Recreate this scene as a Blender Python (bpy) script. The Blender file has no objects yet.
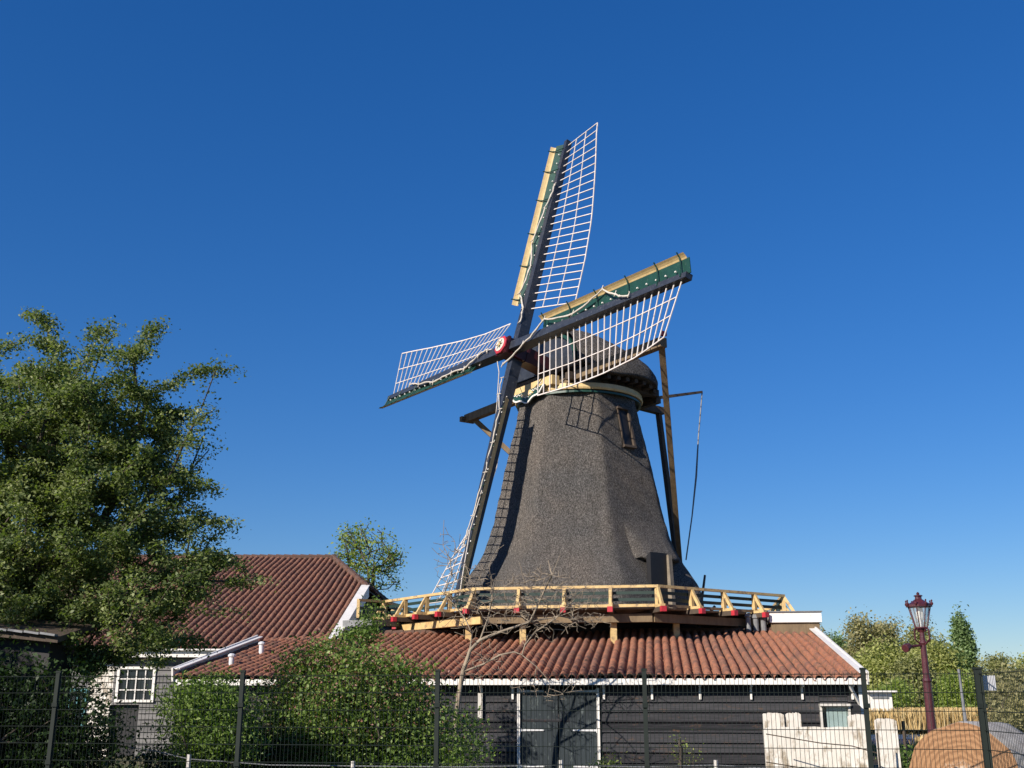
import bpy, math, random
import numpy as np
from mathutils import Vector, Matrix
rng = np.random.default_rng(7); random.seed(7)
R_ = math.radians
SC = bpy.context.scene
COL = SC.collection
F, PITCH, EYE = 1076.0, R_(16.2), 1.9

def at(px, py, Y):
    a = (px-512)/F; b = (384-py)/F
    dy = math.cos(PITCH)-b*math.sin(PITCH); dz = math.sin(PITCH)+b*math.cos(PITCH)
    t = Y/dy
    return Vector((a*t, Y, EYE+dz*t))
def ray(px, py): return at(px, py, 10)-Vector((0, 0, EYE))
def plane_hit(px, py, O, N):
    D = ray(px, py); C = Vector((0, 0, EYE))
    return C+D*(N.dot(O-C)/N.dot(D))

# ------------------------------------------------------------------ materials
def new_mat(name):
    m = bpy.data.materials.new(name); m.use_nodes = True
    nt = m.node_tree; return m, nt, nt.nodes['Principled BSDF']
def N(nt, t, **kw):
    n = nt.nodes.new(t)
    for k, v in kw.items():
        if k in n.inputs: n.inputs[k].default_value = v
        else: setattr(n, k, v)
    return n
def rgb(c): return (c[0], c[1], c[2], 1)
def mat(name, c1, c2=None, scale=6, rough=.7, bump=.0, bscale=40, stretch=(1, 1, 1), metal=0, spots=None, spot_amt=.5, spot_scale=9, detail=6, bdist=.02):
    m, nt, p = new_mat(name); L = nt.links.new
    c2 = c2 or tuple(x*.7 for x in c1)
    tc = N(nt, 'ShaderNodeTexCoord'); mp = N(nt, 'ShaderNodeMapping'); mp.inputs['Scale'].default_value = stretch
    L(tc.outputs['Object'], mp.inputs['Vector'])
    ns = N(nt, 'ShaderNodeTexNoise', Scale=scale, Detail=detail, Roughness=.65); L(mp.outputs[0], ns.inputs['Vector'])
    cr = N(nt, 'ShaderNodeValToRGB'); cr.color_ramp.elements[0].position = .32; cr.color_ramp.elements[1].position = .68
    cr.color_ramp.elements[0].color = rgb(c2); cr.color_ramp.elements[1].color = rgb(c1)
    L(ns.outputs['Fac'], cr.inputs[0]); out = cr.outputs[0]
    if spots:
        n2 = N(nt, 'ShaderNodeTexNoise', Scale=spot_scale, Detail=8, Roughness=.7); L(mp.outputs[0], n2.inputs['Vector'])
        r2 = N(nt, 'ShaderNodeValToRGB'); r2.color_ramp.elements[0].position = 1-spot_amt-.06; r2.color_ramp.elements[1].position = 1-spot_amt+.06
        L(n2.outputs['Fac'], r2.inputs[0])
        mx = N(nt, 'ShaderNodeMixRGB'); mx.inputs[2].default_value = rgb(spots); L(r2.outputs[0], mx.inputs[0]); L(out, mx.inputs[1]); out = mx.outputs[0]
    L(out, p.inputs['Base Color']); p.inputs['Roughness'].default_value = rough; p.inputs['Metallic'].default_value = metal
    if bump:
        nb = N(nt, 'ShaderNodeTexNoise', Scale=bscale, Detail=5); L(mp.outputs[0], nb.inputs['Vector'])
        b = N(nt, 'ShaderNodeBump', Strength=bump, Distance=bdist); L(nb.outputs['Fac'], b.inputs['Height']); L(b.outputs[0], p.inputs['Normal'])
    return m

def tile_mat(name, cols, moss):
    m, nt, p = new_mat(name); L = nt.links.new
    at_ = N(nt, 'ShaderNodeAttribute', attribute_name='rnd')
    cr = N(nt, 'ShaderNodeValToRGB'); el = cr.color_ramp.elements
    el[0].color = rgb(cols[0]); el[1].color = rgb(cols[-1])
    for i, c in enumerate(cols[1:-1]):
        e = el.new((i+1)/(len(cols)-1)); e.color = rgb(c)
    L(at_.outputs['Fac'], cr.inputs[0])
    tc = N(nt, 'ShaderNodeTexCoord')
    ns = N(nt, 'ShaderNodeTexNoise', Scale=2.2, Detail=8, Roughness=.75); L(tc.outputs['Object'], ns.inputs['Vector'])
    r = N(nt, 'ShaderNodeValToRGB'); r.color_ramp.elements[0].position = .36; r.color_ramp.elements[1].position = .56
    L(ns.outputs['Fac'], r.inputs[0])
    n2 = N(nt, 'ShaderNodeTexNoise', Scale=14, Detail=8, Roughness=.85); L(tc.outputs['Object'], n2.inputs['Vector'])
    r3 = N(nt, 'ShaderNodeValToRGB'); r3.color_ramp.elements[0].position = .45; r3.color_ramp.elements[1].position = .6
    L(n2.outputs['Fac'], r3.inputs[0])
    mul = N(nt, 'ShaderNodeMath', operation='MULTIPLY'); L(r.outputs[0], mul.inputs[0]); L(r3.outputs[0], mul.inputs[1])
    mx = N(nt, 'ShaderNodeMixRGB'); mx.inputs[2].default_value = rgb(moss); L(mul.outputs[0], mx.inputs[0]); L(cr.outputs[0], mx.inputs[1])
    n4 = N(nt, 'ShaderNodeTexNoise', Scale=60, Detail=4); L(tc.outputs['Object'], n4.inputs['Vector'])
    r4 = N(nt, 'ShaderNodeValToRGB'); r4.color_ramp.elements[0].position = .58; r4.color_ramp.elements[1].position = .72; L(n4.outputs['Fac'], r4.inputs[0])
    m4 = N(nt, 'ShaderNodeMath', operation='MULTIPLY'); m4.inputs[1].default_value = .45; L(r4.outputs[0], m4.inputs[0])
    mx2 = N(nt, 'ShaderNodeMixRGB'); mx2.inputs[2].default_value = (.33, .31, .24, 1); L(m4.outputs[0], mx2.inputs[0]); L(mx.outputs[0], mx2.inputs[1])
    L(mx2.outputs[0], p.inputs['Base Color']); p.inputs['Roughness'].default_value = .85
    b = N(nt, 'ShaderNodeBump', Strength=.4, Distance=.01); L(n2.outputs['Fac'], b.inputs['Height']); L(b.outputs[0], p.inputs['Normal'])
    return m

def thatch_mat(name):
    m, nt, p = new_mat(name); L = nt.links.new
    tc = N(nt, 'ShaderNodeTexCoord'); mp = N(nt, 'ShaderNodeMapping'); mp.inputs['Scale'].default_value = (1, 1, .55)
    L(tc.outputs['Object'], mp.inputs['Vector'])
    n1 = N(nt, 'ShaderNodeTexNoise', Scale=26, Detail=9, Roughness=.9); L(mp.outputs[0], n1.inputs['Vector'])
    r1 = N(nt, 'ShaderNodeValToRGB'); e = r1.color_ramp.elements
    e[0].position = .40; e[0].color = (.035, .033, .031, 1); e[1].position = .60; e[1].color = (.48, .455, .43, 1)
    k = e.new(.5); k.color = (.170, .160, .150, 1)
    L(n1.outputs['Fac'], r1.inputs[0])
    n2 = N(nt, 'ShaderNodeTexNoise', Scale=.55, Detail=4); L(tc.outputs['Object'], n2.inputs['Vector'])
    r2 = N(nt, 'ShaderNodeValToRGB'); r2.color_ramp.elements[0].position = .3; r2.color_ramp.elements[1].position = .7
    r2.color_ramp.elements[0].color = (.82, .84, .86, 1); r2.color_ramp.elements[1].color = (1.12, 1.05, .98, 1); L(n2.outputs['Fac'], r2.inputs[0])
    mx = N(nt, 'ShaderNodeMixRGB', blend_type='MULTIPLY'); mx.inputs[0].default_value = 1; L(r1.outputs[0], mx.inputs[1]); L(r2.outputs[0], mx.inputs[2])
    # streaks of damp and moss running down
    mp3 = N(nt, 'ShaderNodeMapping'); mp3.inputs['Scale'].default_value = (1, 1, .1); L(tc.outputs['Object'], mp3.inputs['Vector'])
    n3 = N(nt, 'ShaderNodeTexNoise', Scale=3, Detail=5); L(mp3.outputs[0], n3.inputs['Vector'])
    r3 = N(nt, 'ShaderNodeValToRGB'); r3.color_ramp.elements[0].position = .52; r3.color_ramp.elements[1].position = .75; L(n3.outputs['Fac'], r3.inputs[0])
    m3 = N(nt, 'ShaderNodeMath', operation='MULTIPLY'); m3.inputs[1].default_value = .28; L(r3.outputs[0], m3.inputs[0])
    mx3 = N(nt, 'ShaderNodeMixRGB'); mx3.inputs[2].default_value = (.05, .048, .036, 1); L(m3.outputs[0], mx3.inputs[0]); L(mx.outputs[0], mx3.inputs[1])
    L(mx3.outputs[0], p.inputs['Base Color']); p.inputs['Roughness'].default_value = .95; p.inputs['Specular IOR Level'].default_value = .15
    mp5 = N(nt, 'ShaderNodeMapping'); mp5.inputs['Scale'].default_value = (1, 1, .22); L(tc.outputs['Object'], mp5.inputs['Vector'])
    n5 = N(nt, 'ShaderNodeTexNoise', Scale=9, Detail=6, Roughness=.7); L(mp5.outputs[0], n5.inputs['Vector'])
    b5 = N(nt, 'ShaderNodeBump', Strength=1, Distance=.25); L(n5.outputs['Fac'], b5.inputs['Height'])
    b = N(nt, 'ShaderNodeBump', Strength=1, Distance=.16); L(n1.outputs['Fac'], b.inputs['Height']); L(b5.outputs[0], b.inputs['Normal']); L(b.outputs[0], p.inputs['Normal'])
    return m

def leaf_mat(name, cols, trans=.35):
    m, nt, p = new_mat(name); L = nt.links.new
    a = N(nt, 'ShaderNodeAttribute', attribute_name='rnd')
    cr = N(nt, 'ShaderNodeValToRGB'); el = cr.color_ramp.elements
    el[0].color = rgb(cols[0]); el[1].color = rgb(cols[-1])
    for i, c in enumerate(cols[1:-1]):
        e = el.new((i+1)/(len(cols)-1)); e.color = rgb(c)
    L(a.outputs['Fac'], cr.inputs[0]); L(cr.outputs[0], p.inputs['Base Color'])
    p.inputs['Roughness'].default_value = .5; p.inputs['Specular IOR Level'].default_value = .3
    tr = N(nt, 'ShaderNodeBsdfTranslucent'); g = N(nt, 'ShaderNodeMixRGB', blend_type='MULTIPLY'); g.inputs[0].default_value = 1
    g.inputs[2].default_value = (1.25, 1.5, .5, 1); L(cr.outputs[0], g.inputs[1]); L(g.outputs[0], tr.inputs['Color'])
    ms = N(nt, 'ShaderNodeMixShader'); ms.inputs[0].default_value = trans
    L(p.outputs[0], ms.inputs[1]); L(tr.outputs[0], ms.inputs[2]); L(ms.outputs[0], nt.nodes['Material Output'].inputs[0])
    return m

def plank_mat(name, c1, c2, row, spots=None, rough=.75):
    """horizontal boards: each board (by height) its own tone"""
    m, nt, p = new_mat(name); L = nt.links.new
    tc = N(nt, 'ShaderNodeTexCoord'); sp = N(nt, 'ShaderNodeSeparateXYZ'); L(tc.outputs['Object'], sp.inputs[0])
    dv = N(nt, 'ShaderNodeMath', operation='DIVIDE'); dv.inputs[1].default_value = row; L(sp.outputs['Z'], dv.inputs[0])
    fl = N(nt, 'ShaderNodeMath', operation='FLOOR'); L(dv.outputs[0], fl.inputs[0])
    wn = N(nt, 'ShaderNodeTexWhiteNoise', noise_dimensions='1D'); L(fl.outputs[0], wn.inputs['W'])
    mp = N(nt, 'ShaderNodeMapping'); mp.inputs['Scale'].default_value = (.5, .5, 9); L(tc.outputs['Object'], mp.inputs['Vector'])
    ns = N(nt, 'ShaderNodeTexNoise', Scale=4, Detail=8, Roughness=.7); L(mp.outputs[0], ns.inputs['Vector'])
    ad = N(nt, 'ShaderNodeMath', operation='ADD'); L(ns.outputs['Fac'], ad.inputs[0])
    ml = N(nt, 'ShaderNodeMath', operation='MULTIPLY'); ml.inputs[1].default_value = .35; L(wn.outputs['Value'], ml.inputs[0]); L(ml.outputs[0], ad.inputs[1])
    cr = N(nt, 'ShaderNodeValToRGB'); cr.color_ramp.elements[0].position = .4; cr.color_ramp.elements[1].position = .95
    cr.color_ramp.elements[0].color = rgb(c2); cr.color_ramp.elements[1].color = rgb(c1); L(ad.outputs[0], cr.inputs[0]); out = cr.outputs[0]
    if spots:
        mp2 = N(nt, 'ShaderNodeMapping'); mp2.inputs['Scale'].default_value = (1, 1, 3); L(tc.outputs['Object'], mp2.inputs['Vector'])
        n2 = N(nt, 'ShaderNodeTexNoise', Scale=2.6, Detail=9, Roughness=.8); L(mp2.outputs[0], n2.inputs['Vector'])
        r2 = N(nt, 'ShaderNodeValToRGB'); r2.color_ramp.elements[0].position = .56; r2.color_ramp.elements[1].position = .66; L(n2.outputs['Fac'], r2.inputs[0])
        m2 = N(nt, 'ShaderNodeMath', operation='MULTIPLY'); m2.inputs[1].default_value = .6; L(r2.outputs[0], m2.inputs[0])
        mx = N(nt, 'ShaderNodeMixRGB'); mx.inputs[2].default_value = rgb(spots); L(m2.outputs[0], mx.inputs[0]); L(out, mx.inputs[1]); out = mx.outputs[0]
    L(out, p.inputs['Base Color']); p.inputs['Roughness'].default_value = .9; p.inputs['Specular IOR Level'].default_value = .2
    b = N(nt, 'ShaderNodeBump', Strength=.35, Distance=.01); L(ns.outputs['Fac'], b.inputs['Height']); L(b.outputs[0], p.inputs['Normal'])
    return m

M = {
 'thatch': thatch_mat('thatch'),
 'navy': mat('navy_paint', (.030, .038, .055), (.016, .020, .030), 3, .45, .2, 30, spots=(.12, .12, .12), spot_amt=.36, spot_scale=12),
 'green': mat('dark_green_paint', (.014, .062, .045), (.008, .040, .030), 4, .4, .1, 30, spots=(.05, .09, .07), spot_amt=.36),
 'darkgreen': mat('stage_board_green', (.010, .034, .028), (.006, .022, .018), 4, .6, .1, 30),
 'cream': mat('cream_paint', (.66, .50, .25), (.52, .37, .17), 5, .55, .15, 40, spots=(.26, .18, .10), spot_amt=.36, spot_scale=14),
 'yellow': mat('ochre_paint', (.62, .46, .21), (.46, .31, .13), 3, .6, .2, 30, spots=(.24, .17, .10), spot_amt=.42, spot_scale=5),
 'lath': mat('white_lath', (.68, .64, .60), (.52, .46, .42), 3, .6, .1, 40, spots=(.36, .27, .22), spot_amt=.37, spot_scale=5),
 'rope': mat('rope_canvas', (.60, .56, .49), (.42, .38, .33), 12, .9, .5, 60),
 'tarwood': mat('tarred_wood', (.085, .062, .042), (.045, .032, .024), 5, .8, .4, 30, stretch=(1, 1, .3)),
 'oldwood': mat('weathered_oak', (.21, .15, .085), (.115, .08, .045), 5, .75, .4, 30, stretch=(1, 1, .25)),
 'redpaint': mat('red_paint', (.48, .030, .045), (.34, .018, .03), 4, .45, .1, 30),
 'shaftred': mat('dark_red_paint', (.060, .010, .014), (.034, .007, .010), 4, .4, .1, 30),
 'emblem': mat('emblem_white', (.62, .58, .50), (.48, .45, .38), 5, .5),
 'white': mat('white_paint', (.78, .76, .72), (.66, .64, .60), 3, .5, .1, 30, spots=(.45, .42, .36), spot_amt=.36, spot_scale=7),
 'offwhite': mat('worn_white_paint', (.62, .60, .56), (.46, .44, .40), 3, .6, .2, 30, spots=(.30, .28, .24), spot_amt=.40, spot_scale=6),
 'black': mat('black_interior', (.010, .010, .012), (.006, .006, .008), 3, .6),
 'tarboard': plank_mat('tarred_boards', (.055, .056, .062), (.014, .014, .017), .26, spots=(.15, .085, .045)),
 'greyboard': plank_mat('grey_boards', (.22, .215, .21), (.10, .10, .10), .2, spots=(.07, .07, .07)),
 'doorpaint': mat('blue_green_door_paint', (.022, .034, .041), (.009, .015, .020), 1.3, .8, .15, 40, stretch=(1, 1, .4), spots=(.09, .11, .11), spot_amt=.38),
 'iron': mat('galvanised_iron', (.66, .67, .68), (.48, .49, .50), 8, .5, .1, 40),
 'tile_b': tile_mat('old_red_pantiles', [(.10, .048, .034), (.22, .083, .048), (.31, .118, .064), (.16, .066, .046), (.37, .17, .10)], (.062, .052, .035)),
 'tile_h': tile_mat('brown_red_pantiles', [(.10, .048, .034), (.19, .080, .050), (.25, .108, .066), (.16, .070, .047), (.31, .155, .10)], (.05, .042, .032)),
 'lead': mat('grey_lead', (.22, .23, .24), (.13, .135, .14), 4, .6, .2, 20),
 'bark': mat('grey_brown_bark', (.10, .08, .06), (.045, .036, .028), 9, .9, .9, 30, stretch=(1, 1, .35)),
 'palebark': mat('pale_dry_bark', (.36, .30, .22), (.19, .15, .11), 6, .85, .6, 30, stretch=(1, 1, .35), spots=(.16, .13, .10), spot_amt=.44, spot_scale=4),
 'fencegreen': mat('dark_green_coated_steel', (.0045, .012, .009), (.003, .008, .006), 5, .8),
 'signplate': mat('grey_white_plate', (.60, .61, .64), (.50, .51, .55), 3, .4),
 'lampred': mat('oxblood_cast_iron', (.085, .020, .026), (.048, .013, .018), 6, .38, .2, 30, spots=(.05, .015, .018), spot_amt=.4),
 'logend': mat('sawn_log_end', (.50, .30, .16), (.27, .13, .06), 7, .85, .8, 22, spots=(.58, .46, .34), spot_amt=.38, spot_scale=2.6),
 'logbark': mat('grey_log_side', (.44, .42, .39), (.24, .22, .20), 5, .9, .8, 18, stretch=(1, 1, 1)),
 'slab': mat('pale_sawn_wood', (.74, .71, .65), (.58, .54, .47), 2.0, .8, .4, 22, stretch=(1, 1, .5), spots=(.30, .25, .18), spot_amt=.44, spot_scale=3.4),
 'curtain': mat('pale_blind', (.66, .64, .60), (.56, .54, .50), 4, .7),
 'board': mat('stage_planks', (.24, .20, .15), (.13, .11, .08), 4, .8, .4, 25, stretch=(1, .3, 1)),
}
def glass_mat(name, col=(.85, .92, .93), rough=.03, alpha_trans=.9):
    m, nt, p = new_mat(name); L = nt.links.new
    tr = N(nt, 'ShaderNodeBsdfTransparent'); tr.inputs[0].default_value = rgb(col)
    gl = N(nt, 'ShaderNodeBsdfGlossy'); gl.inputs['Roughness'].default_value = rough
    fr = N(nt, 'ShaderNodeLayerWeight'); pw = N(nt, 'ShaderNodeMath', operation='POWER'); pw.inputs[1].default_value = 4; L(fr.outputs['Facing'], pw.inputs[0])
    ad = N(nt, 'ShaderNodeMath', operation='ADD', use_clamp=True); ad.inputs[1].default_value = 1-alpha_trans; L(pw.outputs[0], ad.inputs[0])
    ms = N(nt, 'ShaderNodeMixShader'); L(ad.outputs[0], ms.inputs[0]); L(tr.outputs[0], ms.inputs[1]); L(gl.outputs[0], ms.inputs[2])
    L(ms.outputs[0], nt.nodes['Material Output'].inputs[0]); return m
M['glass'] = glass_mat('window_glass')
M['lampglass'] = glass_mat('lantern_glass', (.97, .99, .99), .3, .97)
_nt = M['lampglass'].node_tree; _d = _nt.nodes.new('ShaderNodeBsdfTranslucent'); _d.inputs[0].default_value = (.85, .88, .88, 1); _d2 = _nt.nodes.new('ShaderNodeBsdfDiffuse'); _d2.inputs[0].default_value = (.8, .84, .86, 1)
_m = _nt.nodes.new('ShaderNodeMixShader'); _nt.links.new(_d.outputs[0], _m.inputs[1]); _nt.links.new(_d2.outputs[0], _m.inputs[2])
_m2 = _nt.nodes.new('ShaderNodeMixShader'); _m2.inputs[0].default_value = .28; _o = _nt.nodes['Material Output']; _nt.links.new(_o.inputs[0].links[0].from_socket, _m2.inputs[1]); _nt.links.new(_m.outputs[0], _m2.inputs[2]); _nt.links.new(_m2.outputs[0], _o.inputs[0])
def dark_glass():
    m, nt, p = new_mat('dark_pane'); p.inputs['Base Color'].default_value = (.015, .02, .025, 1); p.inputs['Roughness'].default_value = .06; return m
M['pane'] = dark_glass()
M['leaf_big'] = leaf_mat('hawthorn_leaves', [(.058, .088, .030), (.118, .160, .054), (.195, .235, .088), (.33, .36, .17)])
M['leaf_young'] = leaf_mat('fresh_leaves', [(.12, .17, .04), (.20, .27, .06), (.30, .37, .10), (.40, .43, .15)], .45)
M['leaf_bush'] = leaf_mat('shrub_leaves', [(.045, .085, .022), (.10, .165, .036), (.17, .25, .06), (.28, .36, .11)])
M['leaf_pink'] = leaf_mat('faded_pink_blossom', [(.22, .10, .08), (.34, .17, .15), (.40, .24, .20)], .3)
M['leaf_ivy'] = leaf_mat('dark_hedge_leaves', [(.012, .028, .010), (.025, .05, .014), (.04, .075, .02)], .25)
M['leaf_far1'] = leaf_mat('olive_spring_crown', [(.15, .165, .065), (.24, .25, .10), (.34, .34, .14)], .3)
M['leaf_far2'] = leaf_mat('yellow_green_crown', [(.21, .23, .08), (.32, .34, .115), (.44, .45, .17)], .35)
M['leaf_far3'] = leaf_mat('poplar_leaves', [(.12, .18, .08), (.18, .26, .11), (.26, .35, .15)], .3)
M['leaf_far4'] = leaf_mat('brown_spring_crown', [(.18, .17, .085), (.28, .26, .125), (.38, .355, .17)], .3)
M['reed'] = leaf_mat('dry_reed', [(.44, .29, .12), (.58, .42, .20), (.66, .52, .28)], .25)
M['grass'] = leaf_mat('grass_blades', [(.04, .075, .015), (.08, .13, .03), (.13, .18, .05)], .3)

# ------------------------------------------------------------------ mesh helpers
class MB:
    def __init__(s): s.v = []; s.f = []; s.m = []; s.mi = 0
    def add(s, vs, fs):
        o = len(s.v); s.v += [tuple(v) for v in vs]; s.f += [tuple(i+o for i in f) for f in fs]; s.m += [s.mi]*len(fs)
    def beam(s, a, b, w, h, up=(0, 0, 1), w2=None, h2=None):
        a = Vector(a); b = Vector(b); d = (b-a).normalized(); up = Vector(up)
        x = d.cross(up)
        if x.length < 1e-4: x = d.cross(Vector((1, 0, 0)))
        x.normalize(); y = x.cross(d).normalized(); w2 = w if w2 is None else w2; h2 = h if h2 is None else h2
        vs = [a-x*w/2-y*h/2, a+x*w/2-y*h/2, a+x*w/2+y*h/2, a-x*w/2+y*h/2, b-x*w2/2-y*h2/2, b+x*w2/2-y*h2/2, b+x*w2/2+y*h2/2, b-x*w2/2+y*h2/2]
        s.add(vs, [(3, 2, 1, 0), (4, 5, 6, 7), (0, 1, 5, 4), (1, 2, 6, 5), (2, 3, 7, 6), (3, 0, 4, 7)])
    def box(s, c, sx, sy, sz, ex=(1, 0, 0), ey=(0, 1, 0), ez=(0, 0, 1)):
        c = Vector(c); ex = Vector(ex)*sx/2; ey = Vector(ey)*sy/2; ez = Vector(ez)*sz/2
        vs = [c-ex-ey-ez, c+ex-ey-ez, c+ex+ey-ez, c-ex+ey-ez, c-ex-ey+ez, c+ex-ey+ez, c+ex+ey+ez, c-ex+ey+ez]
        s.add(vs, [(3, 2, 1, 0), (4, 5, 6, 7), (0, 1, 5, 4), (1, 2, 6, 5), (2, 3, 7, 6), (3, 0, 4, 7)])
    def tube(s, pts, r, n=6, cap=True):
        pts = [Vector(p) for p in pts]; k = len(pts)
        rr = r if hasattr(r, '__len__') else [r]*k
        vs = []; ref = Vector((0.13, 0.31, 1)).normalized()
        for i, p in enumerate(pts):
            d = (pts[min(i+1, k-1)]-pts[max(i-1, 0)])
            d = d.normalized() if d.length > 1e-9 else Vector((0, 0, 1))
            x = d.cross(ref)
            if x.length < .05: x = d.cross(Vector((1, 0, 0)))
            x.normalize(); y = d.cross(x)
            for j in range(n):
                t = 2*math.pi*j/n; vs.append(p+(x*math.cos(t)+y*math.sin(t))*rr[i])
        fs = [(i*n+j, i*n+(j+1) % n, (i+1)*n+(j+1) % n, (i+1)*n+j) for i in range(k-1) for j in range(n)]
        if cap: fs += [tuple(range(n-1, -1, -1)), tuple(range((k-1)*n, k*n))]
        s.add(vs, fs)
    def lathe(s, c, prof, n=16, axis=(0, 0, 1)):
        ax = Vector(axis).normalized(); x = ax.orthogonal().normalized(); y = ax.cross(x); c = Vector(c); vs = []
        for r, z in prof:
            for j in range(n):
                t = 2*math.pi*(j+.5)/n; vs.append(c+ax*z+(x*math.cos(t)+y*math.sin(t))*r)
        k = len(prof)
        fs = [(i*n+j, i*n+(j+1) % n, (i+1)*n+(j+1) % n, (i+1)*n+j) for i in range(k-1) for j in range(n)]
        fs += [tuple(range(n-1, -1, -1)), tuple(range((k-1)*n, k*n))]
        s.add(vs, fs)
    def prism(s, poly, d):
        d = Vector(d); n = len(poly); vs = [Vector(p) for p in poly]+[Vector(p)+d for p in poly]
        s.add(vs, [tuple(range(n)), tuple(range(2*n-1, n-1, -1))]+[(i, i+n, (i+1) % n+n, (i+1) % n) for i in range(n)])
    def grid(s, rows):   # rows of equal length points
        n = len(rows[0]); vs = [p for r in rows for p in r]
        s.add(vs, [(i*n+j, i*n+j+1, (i+1)*n+j+1, (i+1)*n+j) for i in range(len(rows)-1) for j in range(n-1)])
    def build(s, name, m, parent=None, smooth=False, normals=True):
        me = bpy.data.meshes.new(name); me.from_pydata(s.v, [], s.f)
        ms = m if isinstance(m, (list, tuple)) else [m]
        for x in ms: me.materials.append(M[x] if isinstance(x, str) else x)
        if len(ms) > 1: me.polygons.foreach_set('material_index', s.m)
        if smooth: me.shade_smooth()
        if normals:
            import bmesh
            bm = bmesh.new(); bm.from_mesh(me); bmesh.ops.recalc_face_normals(bm, faces=bm.faces); bm.to_mesh(me); bm.free()
        me.update()
        return link(name, me, parent)
def link(name, me, parent=None):
    o = bpy.data.objects.new(name, me); COL.objects.link(o)
    if parent is not None:
        bpy.context.view_layer.update() if False else None
        o.parent = parent; o.matrix_parent_inverse = world_inv(parent)
    return o
def world_inv(p):
    m = p.matrix_basis.copy()
    while p.parent is not None:
        m = p.parent.matrix_basis @ p.matrix_parent_inverse @ m; p = p.parent
    return m.inverted()
def empty(name, loc, label, cat, group=None):
    o = bpy.data.objects.new(name, None); COL.objects.link(o); o.location = loc; o.empty_display_size = .3
    o['label'] = label; o['category'] = cat
    if group: o['group'] = group
    return o
def tag(o, label=None, cat=None, group=None, kind=None):
    if label: o['label'] = label
    if cat: o['category'] = cat
    if group: o['group'] = group
    if kind: o['kind'] = kind
    return o
def np_mesh(name, V, Fq, mats, parent=None, rnd=None, smooth=False, midx=None):
    me = bpy.data.meshes.new(name); nv = len(V); nf = len(Fq); k = Fq.shape[1]
    me.vertices.add(nv); me.vertices.foreach_set('co', np.ascontiguousarray(V, np.float32).ravel())
    me.loops.add(nf*k); me.loops.foreach_set('vertex_index', np.ascontiguousarray(Fq, np.int32).ravel())
    me.polygons.add(nf); me.polygons.foreach_set('loop_start', np.arange(0, nf*k, k, dtype=np.int32))
    for x in mats: me.materials.append(M[x])
    if midx is not None: me.polygons.foreach_set('material_index', np.ascontiguousarray(midx, np.int32))
    me.update(calc_edges=True)
    if rnd is not None:
        a = me.attributes.new('rnd', 'FLOAT', 'FACE'); a.data.foreach_set('value', np.ascontiguousarray(rnd, np.float32))
    if smooth: me.shade_smooth()
    return link(name, me, parent)

# pantile roof: every tile its own S-shaped shell
def pantiles(name, origin, ex, es, width, length, material, parent, keep=None, pitch=.252, row=.34, seed=1, amp=1.0):
    r = np.random.default_rng(seed)
    ex = np.array(ex, float); es = np.array(es, float); nn = np.cross(ex, es); nn /= np.linalg.norm(nn)
    nc = int(round(width/pitch)); nr = int(round(length/row)); pitch = width/nc; row = length/nr
    cc, rr = np.meshgrid(np.arange(nc), np.arange(nr)); cc = cc.ravel(); rr = rr.ravel()
    if keep is not None:
        k = keep((cc+.5)*pitch, (rr+.5)*row); cc = cc[k]; rr = rr[k]
    T = len(cc); m = 10; u = np.array([-.02, .03, .12, .26, .40, .54, .66, .73, .80, 1.0])
    prof = 1.2*amp*np.array([-.035, .012, .046, .066, .070, .060, .036, .004, -.034, -.036])
    # wavy long-term sag of the old roof
    def sag(a, b): return .03*np.sin(a*.55+1)+.022*np.sin(a*1.7+b*.6)+.015*np.sin(b*1.3+a*.35)
    A = (cc[:, None]+u[None])*pitch+r.normal(0, .004, T)[:, None]
    lift = r.normal(0, .006, T)
    b0 = rr*row-.02+r.normal(0, .007, T); b1 = (rr+1)*row+.02
    V = []
    for line, (b, dz) in enumerate([(b0, -.012), (b0, .010), (b1, .0)]):
        B = b[:, None]+0*A; Z = prof[None]*(1 if line else .9)+dz+lift[:, None]+sag(A, B)
        V.append(np.array(origin)[None, None]+A[..., None]*ex+B[..., None]*es+Z[..., None]*nn)
    V = np.stack(V, 1).reshape(-1, 3)
    base = (np.arange(T)*3*m)[:, None]
    q = np.array([[l*m+j, l*m+j+1, (l+1)*m+j+1, (l+1)*m+j] for l in range(2) for j in range(m-1)])
    Fq = (base[:, :, None]+q[None]).reshape(-1, 4)
    big = .5+.18*np.sin(cc*.31+rr*.13)+.1*np.sin(cc*.9-rr*.4)
    rnd = np.clip(.45*big+.30*r.random(T)+.25*r.random(nc+1)[cc]+.05, 0, 1)
    rn = np.repeat(rnd, len(q))
    return np_mesh(name, V, Fq, [material], parent, rnd=rn)

# leaves: folded diamonds
def leaf_geo(P, size, r, up=.5, aspect=.6):
    n = len(P)
    nrm = r.normal(0, 1, (n, 3)); nrm[:, 2] = np.abs(nrm[:, 2])+up; nrm /= np.linalg.norm(nrm, axis=1)[:, None]
    t = r.normal(0, 1, (n, 3)); t -= nrm*(t*nrm).sum(1)[:, None]; t /= np.linalg.norm(t, axis=1)[:, None]
    b = np.cross(nrm, t); s = size*(.45+1.1*r.random(n)**1.4)[:, None]
    V = np.stack([P-t*s*.5, P+b*s*aspect*.5+nrm*s*.08, P+t*s*.5-nrm*s*.1, P-b*s*aspect*.5+nrm*s*.08], 1).reshape(-1, 3)
    return V, np.arange(n*4).reshape(-1, 4)
def leaves(name, P, size, material, parent, r, up=.5, aspect=.6, clump=None, mats=None, midx=None):
    V, Fq = leaf_geo(P, size, r, up, aspect)
    rn = r.random(len(P)) if clump is None else np.clip(.6*clump+.4*r.random(len(P)), 0, 1)
    return np_mesh(name, V, Fq, mats or [material], parent, rnd=rn, midx=midx)

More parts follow.
